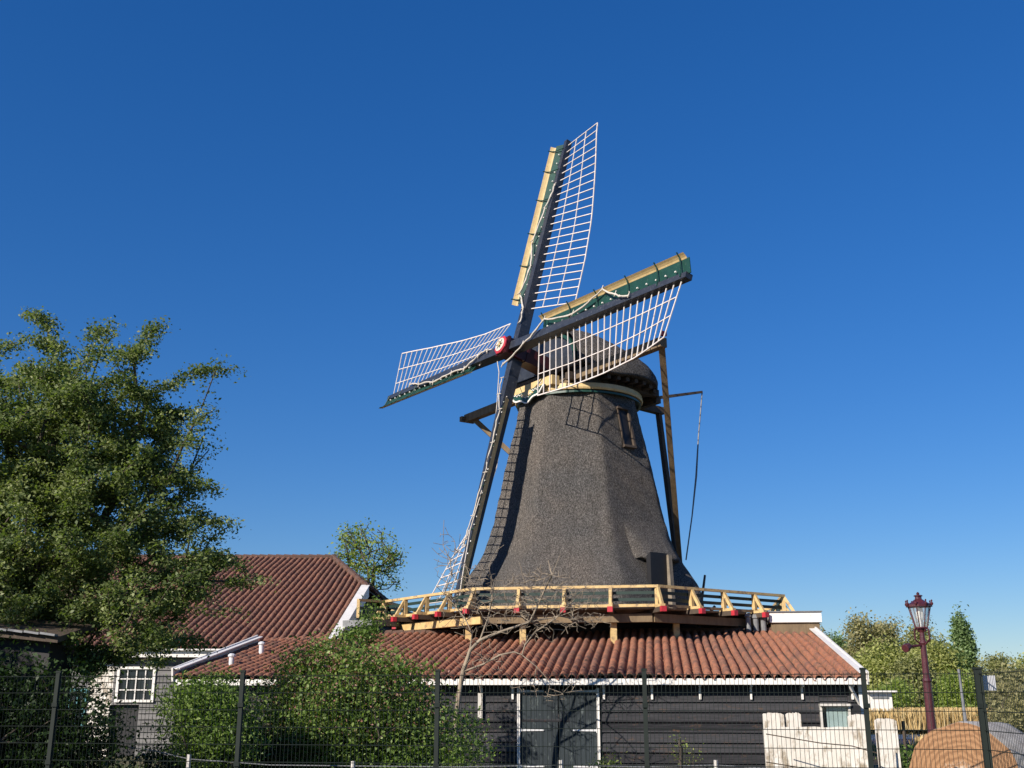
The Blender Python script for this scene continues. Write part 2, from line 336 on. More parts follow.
# tree skeleton grown to target tips
def skeleton(seeds, tips, r, step=.45, wob=.08, sag=.0, lenw=.25):
    """seeds: list of (point,parent index) forming the trunk; returns pts,parent,tipidx"""
    pts = [np.array(p, float) for p, _ in seeds]; par = [q for _, q in seeds]; plen = [0.0]*len(pts)
    for i, q in enumerate(par):
        if q >= 0: plen[i] = plen[q]+np.linalg.norm(pts[i]-pts[q])
    tipi = []; nseed = len(pts)
    order = np.argsort(np.linalg.norm(tips-pts[-1], axis=1)*.9+r.random(len(tips))*.6)
    for k in order:
        t = tips[k]; A = np.array(pts); L = np.array(plen)
        d = A-t; dist = np.sqrt((d**2).sum(1)); low = np.where(A[:, 2] > t[2]+.15*dist, .35*dist, 0)
        c = dist+lenw*L+low; j = int(np.argmin(c))
        n = max(1, int(dist[j]/step)); a = A[j]; prev = j
        off = r.normal(0, wob, 3)*dist[j]
        for i in range(1, n+1):
            s = i/n; p = a+(t-a)*s+off*math.sin(math.pi*s); p = p.copy(); p[2] += sag*dist[j]*math.sin(math.pi*s)
            pts.append(p); par.append(prev); plen.append(plen[prev]+np.linalg.norm(p-pts[prev])); prev = len(pts)-1
        tipi.append(prev)
    return pts, par, tipi
def wood(name, pts, par, material, parent, r0, rtip, n=5, expo=.5, nseed=0):
    k = len(pts); w = np.zeros(k); ch = [[] for _ in range(k)]
    for i, q in enumerate(par):
        if q >= 0: ch[q].append(i)
    for i in range(k-1, -1, -1):
        if not ch[i]: w[i] += 1
        if par[i] >= 0: w[par[i]] += w[i]
    rad = rtip+(r0-rtip)*(np.maximum(w-1, 0)/max(w[0]-1, 1))**expo
    mb = MB(); seen = set()
    for i in range(k):
        if i in seen: continue
        if par[i] < 0 or (ch[par[i]] and max(ch[par[i]], key=lambda c: w[c]) != i):
            chain = [i]; c = i
            while ch[c]:
                c = max(ch[c], key=lambda x: w[x]); chain.append(c)
            seen.update(chain)
            P = [pts[j] for j in chain]; Rr = [rad[j] for j in chain]
            if par[i] >= 0: P = [pts[par[i]]]+P; Rr = [min(rad[par[i]], Rr[0]*1.3)]+Rr
            if len(P) > 1: mb.tube(P, Rr, n if Rr[0] > .03 else 4, cap=False)
    return mb.build(name, material, parent, smooth=True, normals=False)
def in_ellipsoids(ell, n, r, shell=.0, zmin=-9):
    out = []; vol = np.array([e[1][0]*e[1][1]*e[1][2] for e in ell]); vol = vol/vol.sum()
    while len(out) < n:
        e = ell[r.choice(len(ell), p=vol)]; v = r.normal(0, 1, 3); v /= np.linalg.norm(v)
        rad = (shell+(1-shell)*r.random())**(1/3 if shell == 0 else .6)
        p = np.array(e[0])+v*rad*np.array(e[1])
        if p[2] > zmin: out.append(p)
    return np.array(out)

# ------------------------------------------------------------------ world, sun, camera
AZ, EL = R_(44), R_(27.5)               # sun behind the camera to the left
w = bpy.data.worlds.new('World'); SC.world = w; w.use_nodes = True
nt = w.node_tree; bg = nt.nodes['Background']; sky = nt.nodes.new('ShaderNodeTexSky'); sky.sky_type = 'NISHITA'
sky.sun_disc = False; sky.sun_elevation = EL; sky.altitude = 0
sundir = Vector((-math.sin(AZ)*math.cos(EL), -math.cos(AZ)*math.cos(EL), math.sin(EL)))
sky.sun_rotation = math.atan2(sundir.x, sundir.y)
sky.air_density = 1.18; sky.dust_density = 0; sky.ozone_density = 9.4; sky.altitude = 270
gam = nt.nodes.new('ShaderNodeGamma'); gam.inputs[1].default_value = .772
hs_ = nt.nodes.new('ShaderNodeHueSaturation'); hs_.inputs['Saturation'].default_value = 1.26; hs_.inputs['Value'].default_value = 1.0; hs_.inputs['Hue'].default_value = .514
nt.links.new(sky.outputs[0], gam.inputs[0]); nt.links.new(gam.outputs[0], hs_.inputs['Color']); nt.links.new(hs_.outputs[0], bg.inputs[0]); bg.inputs[1].default_value = .112
sl = bpy.data.lights.new('sun', 'SUN'); sl.energy = 5.0; sl.angle = R_(.5); sl.color = (1, .90, .78)
so = bpy.data.objects.new('sun', sl); COL.objects.link(so); so.rotation_euler = (-sundir).to_track_quat('-Z', 'Y').to_euler()
cam = bpy.data.cameras.new('camera'); co = bpy.data.objects.new('camera', cam); COL.objects.link(co); SC.camera = co
co.location = (0, 0, EYE); co.rotation_euler = (math.pi/2+PITCH, 0, 0); cam.sensor_width = 36; cam.lens = 36*F/1024; cam.clip_end = 6000; cam.clip_start = .1
SC.view_settings.view_transform = 'Standard'; SC.view_settings.look = 'None'; SC.view_settings.exposure = .52; SC.view_settings.gamma = 1
SC.cycles.use_denoising = True; SC.cycles.max_bounces = 6; SC.cycles.transparent_max_bounces = 12
SC.render.resolution_x = 1024; SC.render.resolution_y = 768

# ------------------------------------------------------------------ ground and canal
def gz(x, y):
    cx = min(1, max(0, (x-11)/4)); cy = min(1, max(0, (y-46)/3))*min(1, max(0, (74-y)/3))
    return -1.5*cx*cy
xs = [-3000, -800, -300, -120, -60, -40]+[-30+i*1.0 for i in range(101)]+[75, 85, 100, 130, 180, 300, 800, 3000]
ys = [-300, -60, -20]+[-10+i*1.0 for i in range(101)]+[95, 110, 140, 200, 300, 600, 1500, 4000]
mb = MB(); mb.grid([[(x, y, gz(x, y)+.03*math.sin(x*.7)*math.sin(y*.6)*(1 if abs(x) < 60 and y < 95 else 0)) for x in xs] for y in ys])
gm = mat('meadow_ground', (.085, .10, .035), (.06, .05, .025), .8, .95, .6, 8, spots=(.16, .13, .07), spot_amt=.42, spot_scale=.5)
M['ground'] = gm
tag(mb.build('ground', 'ground', None, smooth=True), kind='structure')
m_, nt_, p_ = new_mat('canal_water'); p_.inputs['Base Color'].default_value = (.04, .11, .24, 1); p_.inputs['Roughness'].default_value = .08
nb_ = N(nt_, 'ShaderNodeTexNoise', Scale=3.0, Detail=4); tc_ = N(nt_, 'ShaderNodeTexCoord'); nt_.links.new(tc_.outputs['Object'], nb_.inputs['Vector'])
bb_ = N(nt_, 'ShaderNodeBump', Strength=1, Distance=.35); nt_.links.new(nb_.outputs['Fac'], bb_.inputs['Height']); nt_.links.new(bb_.outputs[0], p_.inputs['Normal'])
M['water'] = m_
mb = MB(); mb.grid([[(9, 44, -.45), (220, 44, -.45)], [(9, 76, -.45), (220, 76, -.45)]])
tag(mb.build('water', 'water', None), kind='structure')

# ------------------------------------------------------------------ WINDMILL
az, th, psi = R_(56.1), .26, .021
nv = Vector((-math.sin(az)*math.cos(th), -math.cos(az)*math.cos(th), math.sin(th)))
hv = Vector((math.cos(az), -math.sin(az), 0)); uv = nv.cross(hv); uv = uv if uv.z > 0 else -uv
nh = Vector((-math.sin(az), -math.cos(az), 0)); Z = Vector((0, 0, 1))
HUB = Vector((0.004, 40.11, 14.91)); MC = Vector((2.70, 42, 0)); RHO = R_(9.5)
mill = empty('windmill', (MC.x, MC.y, 0), 'thatched octagonal windmill with a wooden stage and four latticed sails', 'windmill')
# tower ------------------------------------------------------------
PROF = [(4.3, 5.0), (5.4, 4.92), (5.92, 4.70), (6.4, 4.36), (6.87, 4.04), (7.5, 3.76), (8.2, 3.54), (9.0, 3.36), (9.9, 3.17), (10.71, 3.0), (12.18, 2.64), (13.15, 2.44)]
def tower_R(z):
    return float(np.interp(z, [p[0] for p in PROF], [p[1] for p in PROF]))
def tower_dir(i, n=192):
    t = -math.pi/2-RHO+2*math.pi*i/n
    k = ((t+math.pi/2+RHO+math.pi/8) % (math.pi/4))-math.pi/8
    f = math.cos(math.pi/8)/math.cos(k)
    f = min(f, .993)
    return Vector((math.cos(t), math.sin(t), 0))*f
rows = []
zz = np.concatenate([np.linspace(4.7, 13.15, 60)])
for z in zz:
    Rr = tower_R(z); row = []
    for i in range(193):
        d = tower_dir(i % 192); jit = .012*math.sin(i*.65+z*5)+.010*math.sin(i*.21+z*11)
        row.append(MC+d*(Rr+jit)+Z*z)
    rows.append(row)
mb = MB(); mb.grid(rows); tower = mb.build('tower_body', 'thatch', mill, smooth=True)
# eave thickness at the bottom of the thatch and base below
mb = MB(); rows = []
for (dr, z) in ((.0, 4.7), (-.35, 4.66), (-.40, 4.0), (-.3, 0)):
    rows.append([MC+tower_dir(i*8 % 192)*(tower_R(4.7)+dr)+Z*z for i in range(25)])
mb.grid(rows); mb.build('base_wall', 'tarboard', mill)
def tower_frame(face, z, off=0.0):
    """point on the outside of a tower face at height z, its right vector, outward and up-slope vectors"""
    a = -math.pi/2-RHO+face*math.pi/4; out = Vector((math.cos(a), math.sin(a), 0)); right = Vector((-math.sin(a), math.cos(a), 0))
    r1 = tower_R(z)*math.cos(math.pi/8); r2 = tower_R(z+.8)*math.cos(math.pi/8)
    P = MC+out*r1+Z*z; up = (out*(r2-r1)+Z*.8).normalized(); on = right.cross(up); on = on if on.dot(out) > 0 else -on
    return P+right*off, right, on, up
# window high in the right face
P, rt, on, up = tower_frame(1, 11.75, .16)
H_ = 1.6; W_ = .50
wf = MB()
for sx in (-1, 1): wf.beam(P+rt*sx*W_/2-up*H_/2+on*.08, P+rt*sx*W_/2+up*H_/2+on*.08, (.05 if sx < 0 else .09), (.05 if sx < 0 else .16), on)
for sy in (-1, 1): wf.beam(P-rt*W_/2*1.2+up*sy*H_/2+on*.10, P+rt*W_/2*1.2+up*sy*H_/2+on*.10, .16, .09, up)
win = wf.build('window', 'tarwood', mill)
pb = MB(); pb.box(P+on*.05, W_-.03, .03, H_-.03, rt, on, up); pb.build('pane', 'black', win)
# door with a thatched hood
P, rt, on, up = tower_frame(1, 5.6, -.22)
d0 = P+on*.05
db = MB(); 
db.beam(d0+rt*.46-Z*1.0+on*.02, d0+rt*.46+Z*1.15-on*.12, .16, .52, on)
door = db.build('door_frame', 'board', mill)
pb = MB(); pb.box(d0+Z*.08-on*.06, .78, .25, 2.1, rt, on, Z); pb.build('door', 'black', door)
hood = MB(); rows = []
for j in range(9):
    s = j/8; rr2 = []
    for i in range(17):
        t = i/16; x = (t-.5)*2.1; 
        zt = 8.1-1.38*s+.05*math.sin(i*2.1+s*5)*s; q = MC+ (P-MC-Z*P.z); 
        a_ = -math.pi/2-RHO+math.pi/4; o_ = Vector((math.cos(a_), math.sin(a_), 0))
        base = MC+o_*(tower_R(zt)*math.cos(math.pi/8))+rt*(x+.30)+Z*zt
        edge = max(0, 1-abs(2*t-1)**5)
        rr2.append(base+o_*(.02+.50*s**1.2*edge))
    rows.append(rr2)
last = [p-Z*.03-Vector((o_.x, o_.y, 0))*(.30) for p in rows[-1]]; rows.append([p-Z*.10 for p in rows[-1]]); rows.append([p-Z*.1 for p in last])
hood.grid(rows); hood.build('door_hood', 'thatch', mill, smooth=True)
# cream curb ring
mb = MB(); rows = []
for (r, z) in ((2.40, 13.20), (2.55, 13.19), (2.58, 13.26), (2.55, 13.43), (2.4, 13.44)):
    rows.append([MC+Vector((math.cos(2*math.pi*i/48), math.sin(2*math.pi*i/48), 0))*r+Z*z for i in range(49)])
mb.grid(rows); mb.build('curb_ring', 'cream', mill, smooth=False)
mb = MB(); rows = []
for (r, z) in ((2.40, 13.08), (2.50, 13.07), (2.50, 13.15), (2.3, 13.16)):
    rows.append([MC+Vector((math.cos(2*math.pi*i/48), math.sin(2*math.pi*i/48), 0))*r+Z*z for i in range(49)])
mb.grid(rows); mb.build('curb_moulding', 'green', mill, smooth=False)

# cap ---------------------------------------------------------------
CV = lambda v, s, z: MC+nh*v+hv*s+Z*z      # cap coordinates
def cap_sec(v):
    # half width, eave height, ridge height
    t = (v+2.75)/(1.8+2.75)
    wd = 2.84*math.sqrt(max(0, 1-((.45-t)/.48)**3)) if t < .45 else 2.84-.55*((t-.45)/.55)**2
    wd = max(wd, .9)
    ze = 13.95-.28*max(0, (.35-t)/.35)**1.3+.45*max(0, (t-.75)/.25)
    zr = 14.3+1.75*(1-(max(0, .78-t)/.78)**1.35)-.1*max(0, t-.78)/.2
    return wd, ze, zr
mb = MB(); rows = []
vs_ = np.linspace(-2.75, 1.8, 34)
for v in vs_:
    wd, ze, zr = cap_sec(v); row = []
    for i in range(33):
        t = -1+2*i/32; a = abs(t)
        s = wd*math.copysign(1-(1-a)**1.25, t) if a > 0 else 0
        # bulging sides
        s = wd*math.copysign(math.sin(a*math.pi/2)**.95, t); hgt = math.cos(a*math.pi/2)**.82
        row.append(CV(v+.02*math.sin(i*2+v*3), s, ze+(zr-ze)*hgt+.02*math.sin(i*1.7+v*4)))
    rows.append(row)
inner = []
mb.grid(rows)
# thick eave edge all round
edge = [r[0] for r in rows]+rows[-1][1:-1]+[r[-1] for r in reversed(rows)]+list(reversed(rows[0][1:-1]))
cm = MC+nh*-.6+Z*13.9
sides = [[r[0] for r in rows], [r[-1] for r in rows]]
for sd in sides:
    mb.grid([sd, [p-Z*.10 for p in sd], [p-Z*.09+(cm-p)*.13 for p in sd]])
mb.grid([rows[0], [p+(CV(-2.2, 0, 14.0)-p)*.25-Z*.1 for p in rows[0]]])
cap = mb.build('cap', 'thatch', mill, smooth=True)
# underside boards + rafters
mb = MB()
for v in np.arange(-2.5, 1.8, .42):
    wd, ze, zr = cap_sec(v); mb.beam(CV(v, -wd*.93, ze-.22), CV(v, wd*.93, ze-.22), .16, .15)
for s in (-1.9, 1.9): mb.beam(CV(-2.5, s, 13.62), CV(2.0, s, 13.66), .3, .28)
mb.build('cap_rafters', 'tarwood', cap)
mb = MB(); rows = []
for k in (1.0, .02):
    rows.append([CV(-.6+(v+.6)*k*.98, cap_sec(v)[0]*.92*k, 13.94) for v in vs_]+[CV(-.6+(v+.6)*k*.98, -cap_sec(v)[0]*.92*k, 13.94) for v in reversed(vs_)])
mb.grid(rows); mb.build('cap_soffit', 'tarwood', cap)
# front gable boards
wd, ze, zr = cap_sec(1.8)
poly = [CV(1.72, wd*.93*math.sin(-math.pi/2+math.pi*i/20), ze-.1+(zr-ze)*.93*max(0, math.cos(-math.pi/2+math.pi*i/20))**.82) for i in range(21)]
mb = MB(); mb.prism(poly, -nh*.12); mb.build('gable_boards', 'navy', cap)
mb = MB()
for i in range(20): 
    mb.beam(poly[i]+nh*.05, poly[i+1]+nh*.05, .12, .14, nh)
mb.build('gable_trim', 'green', cap)
# weather beam, cream, and scrolled green beard
mb = MB(); mb.beam(CV(2.25, -1.7, 13.55), CV(2.25, 1.5, 13.55), .34, .36); mb.build('weather_beam', 'cream', mill)
mb = MB()
pl = []
for i in range(25):
    t = -1+i/12; pl.append(CV(2.54, t*1.15, 13.36-.40*(1-abs(t)**1.6)-.05*math.cos(t*9)))
mb.prism([CV(2.54, 1.15, 13.42), CV(2.54, -1.15, 13.42)]+pl, -nh*.08)
beard = mb.build('beard', 'green', mill)
mb = MB()
for i in range(24): mb.beam(pl[i]+nh*.02, pl[i+1]+nh*.02, .06, .05, nh)
for i in range(1, 23):
    c = pl[i]+Z*.24+nh*.02; mb.beam(c-hv*.05, c+hv*.04+Z*.04*(-1)**i, .03, .03, nh)
mb.build('beard_scroll', 'white', beard)
# windshaft, poll end, emblem
mb = MB(); mb.beam(HUB+nv*.50, HUB-nv*.60, .66, .66, uv); mb.beam(HUB-nv*.5, HUB-nv*3.2, .62, .62, uv)
for k in (-.55, .42): mb.beam(HUB+nv*(k-.05), HUB+nv*(k+.05), .72, .72, uv)
shaft = mb.build('windshaft', 'shaftred', mill)
mb = MB(); mb.lathe(HUB+nv*.50, [(.37, 0), (.39, .02), (.39, .07), (.32, .09)], 8, nv); hubp = mb.build('hub_plate', 'redpaint', mill)
mb = MB(); mb.lathe(HUB+nv*.585, [(.285, 0), (.285, .02), (.27, .025)], 20, nv); mb.build('hub_disc', 'emblem', hubp)
for nm, mt_, r1, r2, k0, dz in (('star', 'green', .24, .07, 0, .615), ('star_center', 'yellow', .15, .05, .5, .628)):
    poly = []
    for i in range(12):
        rr = r1 if i % 2 == 0 else r2; t = (i/12+k0/6)*2*math.pi; poly.append(HUB+nv*dz+hv*math.cos(t)*rr+uv*math.sin(t)*rr)
    mb = MB(); mb.prism(poly, nv*.01); mb.build(nm, mt_, hubp)

# sails -------------------------------------------------------------
RO, RI, WL = 9.95, 2.0, 2.25
def sail(k):
    a = psi+k*math.pi/2+(-.022 if k % 2 == 0 else .014); d = uv*math.cos(a)+hv*math.sin(a); cw = -uv*math.sin(a)+hv*math.cos(a)
    lay = -.24 if k % 2 == 0 else .12
    C = HUB+nv*lay
    tw = [[.36, .37, .31, .13, -.05], [.24, .30, .25, .10, -.12], [.55, .62, .55, .24, .0], [.36, .34, .26, .10, -.10]][k]
    A = lambda r: float(np.interp(r, [2, 4, 5.8, 8, 10], tw))
    P = lambda r, s, t: C+d*r+cw*s+nv*t
    mb = MB(); mb.beam(P(0, 0, 0), P(10.25+(.2 if k == 0 else 0), 0, -.02), .36, .46, nv, .20, .28)
    st = mb.build('sail', 'navy', mill)
    # lattice
    RO = 10.2 if k == 0 else 9.95
    mb = MB(); nr = 22
    def L(r, w):
        al = A(r); return P(r, w*math.cos(al), -w*math.sin(al)-.02)
    for i in range(nr+1):
        r = RI+(RO-RI)*i/nr
        if i == 0: r = RI+.02
        mb.beam(L(r, -.28 if i % 4 == 0 else .0), L(r, WL), .038, .03, nv)
    for wv in (.72, 1.43, WL):
        pts = [L(RI+(RO-RI)*j/16, wv) for j in range(17)]
        for j in range(16): mb.beam(pts[j], pts[j+1], .036 if wv < WL else .048, .03, nv)
    mb.build('lattice', 'lath', st)
    # windboards
    def G(r, q):   # q 0..1 across the green board
        return P(r, -(.08+.47*q), .02+.18*q)
    mb = MB(); r0, r1 = 2.35, 10.35
    n_ = 12; top = [[G(r0+(r1-r0)*j/n_, q) for q in (0, .5, 1)] for j in range(n_+1)]
    mb.grid(top); mb.grid([[p-nv*.03 for p in rw] for rw in top])
    for e in (0, -1): mb.grid([[rw[e] for rw in top], [rw[e]-nv*.03 for rw in top]])
    for e in (0, -1): mb.grid([top[e], [p-nv*.03 for p in top[e]]])
    mb.build('windboard', 'green', st)
    mb = MB()
    K = lambda r, q: P(r, -(.54+.12*q), .20+.08*q+.12*q*q)
    top = [[K(r0-.1+(r1-r0)*j/n_, q) for q in (0, .35, .7, 1)] for j in range(n_+1)]
    mb.grid(top); mb.grid([[p-nv*.035+cw*.01 for p in rw] for rw in top])
    for e in (0, -1): mb.grid([[rw[e] for rw in top], [rw[e]-nv*.035+cw*.01 for rw in top]])
    for e in (0, -1): mb.grid([top[e], [p-nv*.035+cw*.01 for p in top[e]]])
    mb.build('leading_board', 'cream', st)
    for r in (2.5, 4.1, 5.7, 7.4, 8.9, 10.0):
        mb = MB(); mb.tube([P(r, .02, .14), P(r, -.48, .24), P(r, -.60, .32), P(r, -.70, .46)], .026, 5); mb.build('board_bracket', 'green', st)
    for i in range(16):
        mb = MB(); mb.box(P(2.7+i*.47, -.22, .15), .05, .05, .05, d, cw, nv); mb.build('cleat', 'white', st)
    # furled cloth and rope
    r2 = random.Random(5+k)
    mb = MB(); pts = []; rr = []
    key = [(1.2, .15, .3), (1.9, .1, .28), (2.7, -.35, .34), (4.0, -.20, .24), (5.3, -.40, .34), (6.9, -.1, .26), (8.0, .15, .2)] if k != 1 else [(.3, .9, .3), (1.5, .3, .3), (2.7, -.40, .36), (4.4, -.22, .22), (6.2, -.60, .40), (6.9, -.2, .3), (7.6, .02, .24)]
    for i in range(len(key)-1):
        for s in range(6):
            t = s/6; q = [key[i][j]*(1-t)+key[i+1][j]*t for j in range(3)]
            q[1] += .05*math.sin(math.pi*t); pts.append(P(*q)+Vector([r2.uniform(-.02, .02) for _ in range(3)])); rr.append((.022 if k == 2 else .034)*(.8+.5*r2.random()))
    pts.append(P(*key[-1])); rr.append(.034)
    mb.tube(pts, rr, 6)
    for i in range(0, len(pts), 6): mb.tube([pts[i]-cw*.14, pts[i]+cw*.10+nv*.03], .02, 5)
    mb.build('furled_rope', 'rope', st, smooth=True)
for k in range(4): sail(k)
# loose ropes from the hub
mb = MB(); mb.tube([HUB-uv*.4+nv*.2-hv*.6, at(499, 372, 40), at(497, 405, 40), at(494, 432, 39.8)], .02, 5)
mb.tube([at(494, 432, 39.8), at(488, 470, 39.6), at(470, 530, 38.5), at(461, 585, 37.6), at(459, 602, 37.2)], .02, 5); mb.build('brake_rope', 'rope', mill)

# tail, spruits, braces ----------------------------------------------
SA = MC+nh*1.56+Z*13.7; SL, SR = SA-hv*6.1, SA+hv*6.9
mb = MB(); mb.beam(SL, SR, .30, .34, Z)
mb.beam(SL+hv*.05-Z*.05+nh*.35, SL+hv*.05-Z*.05-nh*.35, .2, .22); mb.build('long_spruit', 'oldwood', mill)
TF = MC-nh*5.25+Z*4.75
mb = MB(); mb.beam(MC-nh*4.25+Z*13.7, TF, .17, .22, hv); mb.beam(MC-nh*2.2+Z*13.72, MC-nh*4.5+Z*13.6, .3, .3, Z); mb.build('tail_pole', 'tarwood', mill)
for nm, Pn in (('left', SL+hv*.35), ('right', SR-hv*.12)):
    mb = MB(); mb.beam(Pn-Z*-.05, TF+Z*.4, .22, .22, Z, .17, .17); mb.build('tail_brace', 'oldwood', mill)
SS = MC-nh*2.6+Z*13.4
mb = MB(); mb.beam(SS-hv*1.9, SS+hv*1.9, .24, .26); mb.build('short_spruit', 'tarwood', mill)
for Pn in (SR,):
    mb = MB(); mb.box(Pn+Z*.30, .14, .2, .16, hv, nh, Z); mb.build('bracket_cap', 'redpaint', mill)
# brake lever with its hanging rope
e0 = MC-nh*2.6+Z*13.75; e1 = at(702, 392, MC.y+.56*6.6)
mb = MB(); mb.beam(e0, e1, .13, .15, Z, .09, .1); lev = mb.build('brake_lever', 'tarwood', mill)
mb = MB(); mb.lathe(e0+(e1-e0)*.33, [(.16, -.12), (.2, -.05), (.2, .05), (.16, .12)], 10, hv); mb.lathe(e0+(e1-e0)*.22, [(.12, -.14), (.17, 0), (.12, .14)], 8, hv); mb.build('lever_block', 'cream', lev)
re = at(686, 560, 45.2); mb = MB(); mb.tube([e1-Z*.05, e1*.75+re*.25+Vector((.0, 0, -.2)), e1*.5+re*.5+Vector((.08, 0, -.1)), e1*.25+re*.75+Vector((.08, 0, 0)), re], [.03, .03, .045, .03, .03], 5); mb.build('lever_rope', 'lead', lev)

# stage --------------------------------------------------------------
SCN = Vector((2.86, 42, 0)); SR_ = 7.72; RZ = 5.26; FZ = 4.62
def corner(i, R=SR_): 
    a = -math.pi/2-RHO+(i-.5)*math.pi/4; return SCN+Vector((math.cos(a), math.sin(a), 0))*R
mb = MB()
for i in range(8):
    a, b = corner(i, 7.55), corner(i+1, 7.55); ai, bi = corner(i, 4.4), corner(i+1, 4.4)
    for k in range(14):
        t0, t1 = k/14+.002, (k+1)/14-.002
        q = [ai.lerp(a, t0)+Z*FZ, bi.lerp(b, t0)+Z*FZ, bi.lerp(b, t1)+Z*FZ, ai.lerp(a, t1)+Z*FZ]
        mb.prism(q, Z*-.05)
mb.build('stage_deck', 'board', mill)
for i in range(8):
    a, b = corner(i), corner(i+1); out = ((a+b)/2-SCN).normalized(); tn = (b-a).normalized()
    mb = MB(); mb.beam(a+Z*RZ-tn*.03, b+Z*RZ+tn*.03, .13, .085, Z); mb.build('handrail', 'yellow', mill)
    for hz in (4.86, 5.07):
        mb = MB(); mb.beam(a-out*.10+Z*hz, b-out*.10+Z*hz, .035, .10, Z); mb.build('side_board', 'darkgreen', mill)
    mb = MB(); mb.beam(a-out*.02+Z*(FZ+.045)+tn*.1, b-out*.02+Z*(FZ+.045)-tn*.1, .06, .09, Z); mb.build('kick_board', 'yellow' if i in (7, 0) else 'oldwood', mill)
    ra, rb = corner(i, 7.18), corner(i+1, 7.18)
    mb = MB(); mb.beam(ra+Z*4.31, rb+Z*4.31, .22, .26, Z); mb.build('ring_beam', 'yellow' if i in (6, 7) else 'oldwood', mill)  # sunlit left sides coloured yellow, the less lit ones brown
    for k in range(4):
        p = a.lerp(b, k/4+.0); 
        rad = out if k else (a-SCN).normalized()
        # joist with red end
        mb = MB(); mb.beam(p+rad*.50+Z*4.525, p-rad*2.9+Z*4.525, .15, .15); jo = mb.build('joist', 'tarwood', mill)
        mb = MB(); mb.beam(p+rad*.53+Z*4.525, p+rad*.38+Z*4.525, .165, .165)
        mb.build('joist_end', 'redpaint', jo)
        mb = MB(); mb.beam(p+Z*4.6, p+Z*(RZ-.04), .13, .12, tn); mb.beam(p+rad*.40+Z*4.6, p+rad*.03+Z*(RZ-.06), .10, .09, tn)
        mb.beam(p+rad*.45+Z*4.64, p-rad*.15+Z*4.64, .15, .09); mb.build('rail_post', 'yellow', mill)
    # legs standing on the roof or the ground
for i in range(8):
    for fr in (.22, .78):
        p = corner(i, 6.9).lerp(corner(i+1, 6.9), fr)
        foot = 3.5 if p.y < 40 else 0
        mb = MB(); mb.beam(p+Z*4.24, Vector((p.x, p.y, foot)), .20, .20, (1, 0, 0)); mb.build('stage_leg', 'yellow' if p.y < 40 else 'tarwood', mill)
# capstan lever on the stage floor
q0 = at(697, 600, 41.5); mb = MB(); mb.tube([q0-Z*1.0, at(705, 575, 41.5)], [.07, .045], 6); mb.tube([q0-Z*1.0, at(715, 606, 41.5)], [.06, .05], 6); mb.build('crank_lever', 'navy', mill)
# gangway towards the house
g0, g1 = corner(7)+Z*RZ, at(358, 600, 38.6)
gdir = (g1-g0).normalized()
mb = MB(); mb.beam(g0, g1, .08, .085, Z)
mb.build('gangway_rail', 'yellow', mill)
mb = MB()
for t in (.02, .98):
    p = g0.lerp(g1, t); mb.beam(p, p-Z*.62, .1, .1)
mb.build('gangway_post', 'yellow', mill)
mb = MB()
mb.beam(g0-Z*.28, g1-Z*.28, .05, .12); mb.beam(g0-Z*.5, g1-Z*.5, .05, .12); mb.build('gangway_board', 'green', mill)
mb = MB(); mb.beam(g0-Z*.80+gdir*-.8, g1-Z*.80, 1.2, .22); mb.build('gangway_deck', 'lead', mill)

# ------------------------------------------------------------------ BARN
rb_, tb = R_(7.4), math.tan(R_(10.5))
bx = Vector((math.cos(rb_), -math.sin(rb_), 0)); by = Vector((math.sin(rb_), math.cos(rb_), 0))
BO = at(650, 677, 29); BZ = BO.z
bs = (by+Z*tb).normalized(); bn = bx.cross(bs)
B = lambda a, b, z: Vector((BO.x, BO.y, 0))+bx*a+by*b+Z*z
rz = lambda b: BZ+b*tb
barn = empty('barn', B(-3.6, 4, 0), 'long low tarred wooden barn with mossy red pantile roof in front of the windmill', 'barn')
AL, AR, BD = -13.0, 5.45, 8.75
cosb = math.cos(R_(10.5))
# roof
deck = MB(); deck.add([B(AL, 0.06, rz(.06)-.10), B(AR, .06, rz(.06)-.10), B(AR, BD, rz(BD)-.10), B(AL, BD, rz(BD)-.10),
                       B(AL, 0.06, rz(.06)-.06), B(AR, .06, rz(.06)-.06), B(AR, BD, rz(BD)-.06), B(AL, BD, rz(BD)-.06)],
                      [(3, 2, 1, 0), (4, 5, 6, 7), (0, 1, 5, 4), (1, 2, 6, 5), (2, 3, 7, 6), (3, 0, 4, 7)])
roof_b = deck.build('roof', 'tarwood', barn)
pantiles('roof_tiles', B(AL, 0, BZ), bx, bs, AR-AL, BD/cosb, 'tile_b', roof_b, seed=3)
# back slope: two short pieces clear of the mill
back = MB(); bo2 = [B(AL, BD, rz(BD)-.02), B(AR, BD, rz(BD)-.02), B(AR, BD+5.5, rz(BD)-1.1), B(AL, BD+5.5, rz(BD)-1.1)]
back.prism(bo2, Z*-.06); back.build('back_roof', 'tile_b', roof_b)
mb = MB()
n_ = 46
for i in range(n_):
    a = AL+(AR-AL)*(i+.5)/n_; mb.tube([B(a-.2, BD, rz(BD)+.02), B(a+.19, BD, rz(BD)+.035)], [.11, .125], 8)
mb.build('ridge_tiles', 'tile_b', roof_b)
# verge boards
for a, s in ((AR, 1), (AL, -1)):
    up_ = .10 if s < 0 else 0; BD_ = BD if s > 0 else 6.3
    mb = MB(); mb.beam(B(a+s*.03, -.06, BZ-.01+up_), B(a+s*.03, BD_+.05, rz(BD_)+.05+up_), .05, .26+up_, Z)
    mb.beam(B(a-s*.05, -.04, BZ+.10+up_*1.5), B(a-s*.05, BD_, rz(BD_)+.11+up_*1.5), .24, .03, Z); mb.build('verge_board', 'white', barn)
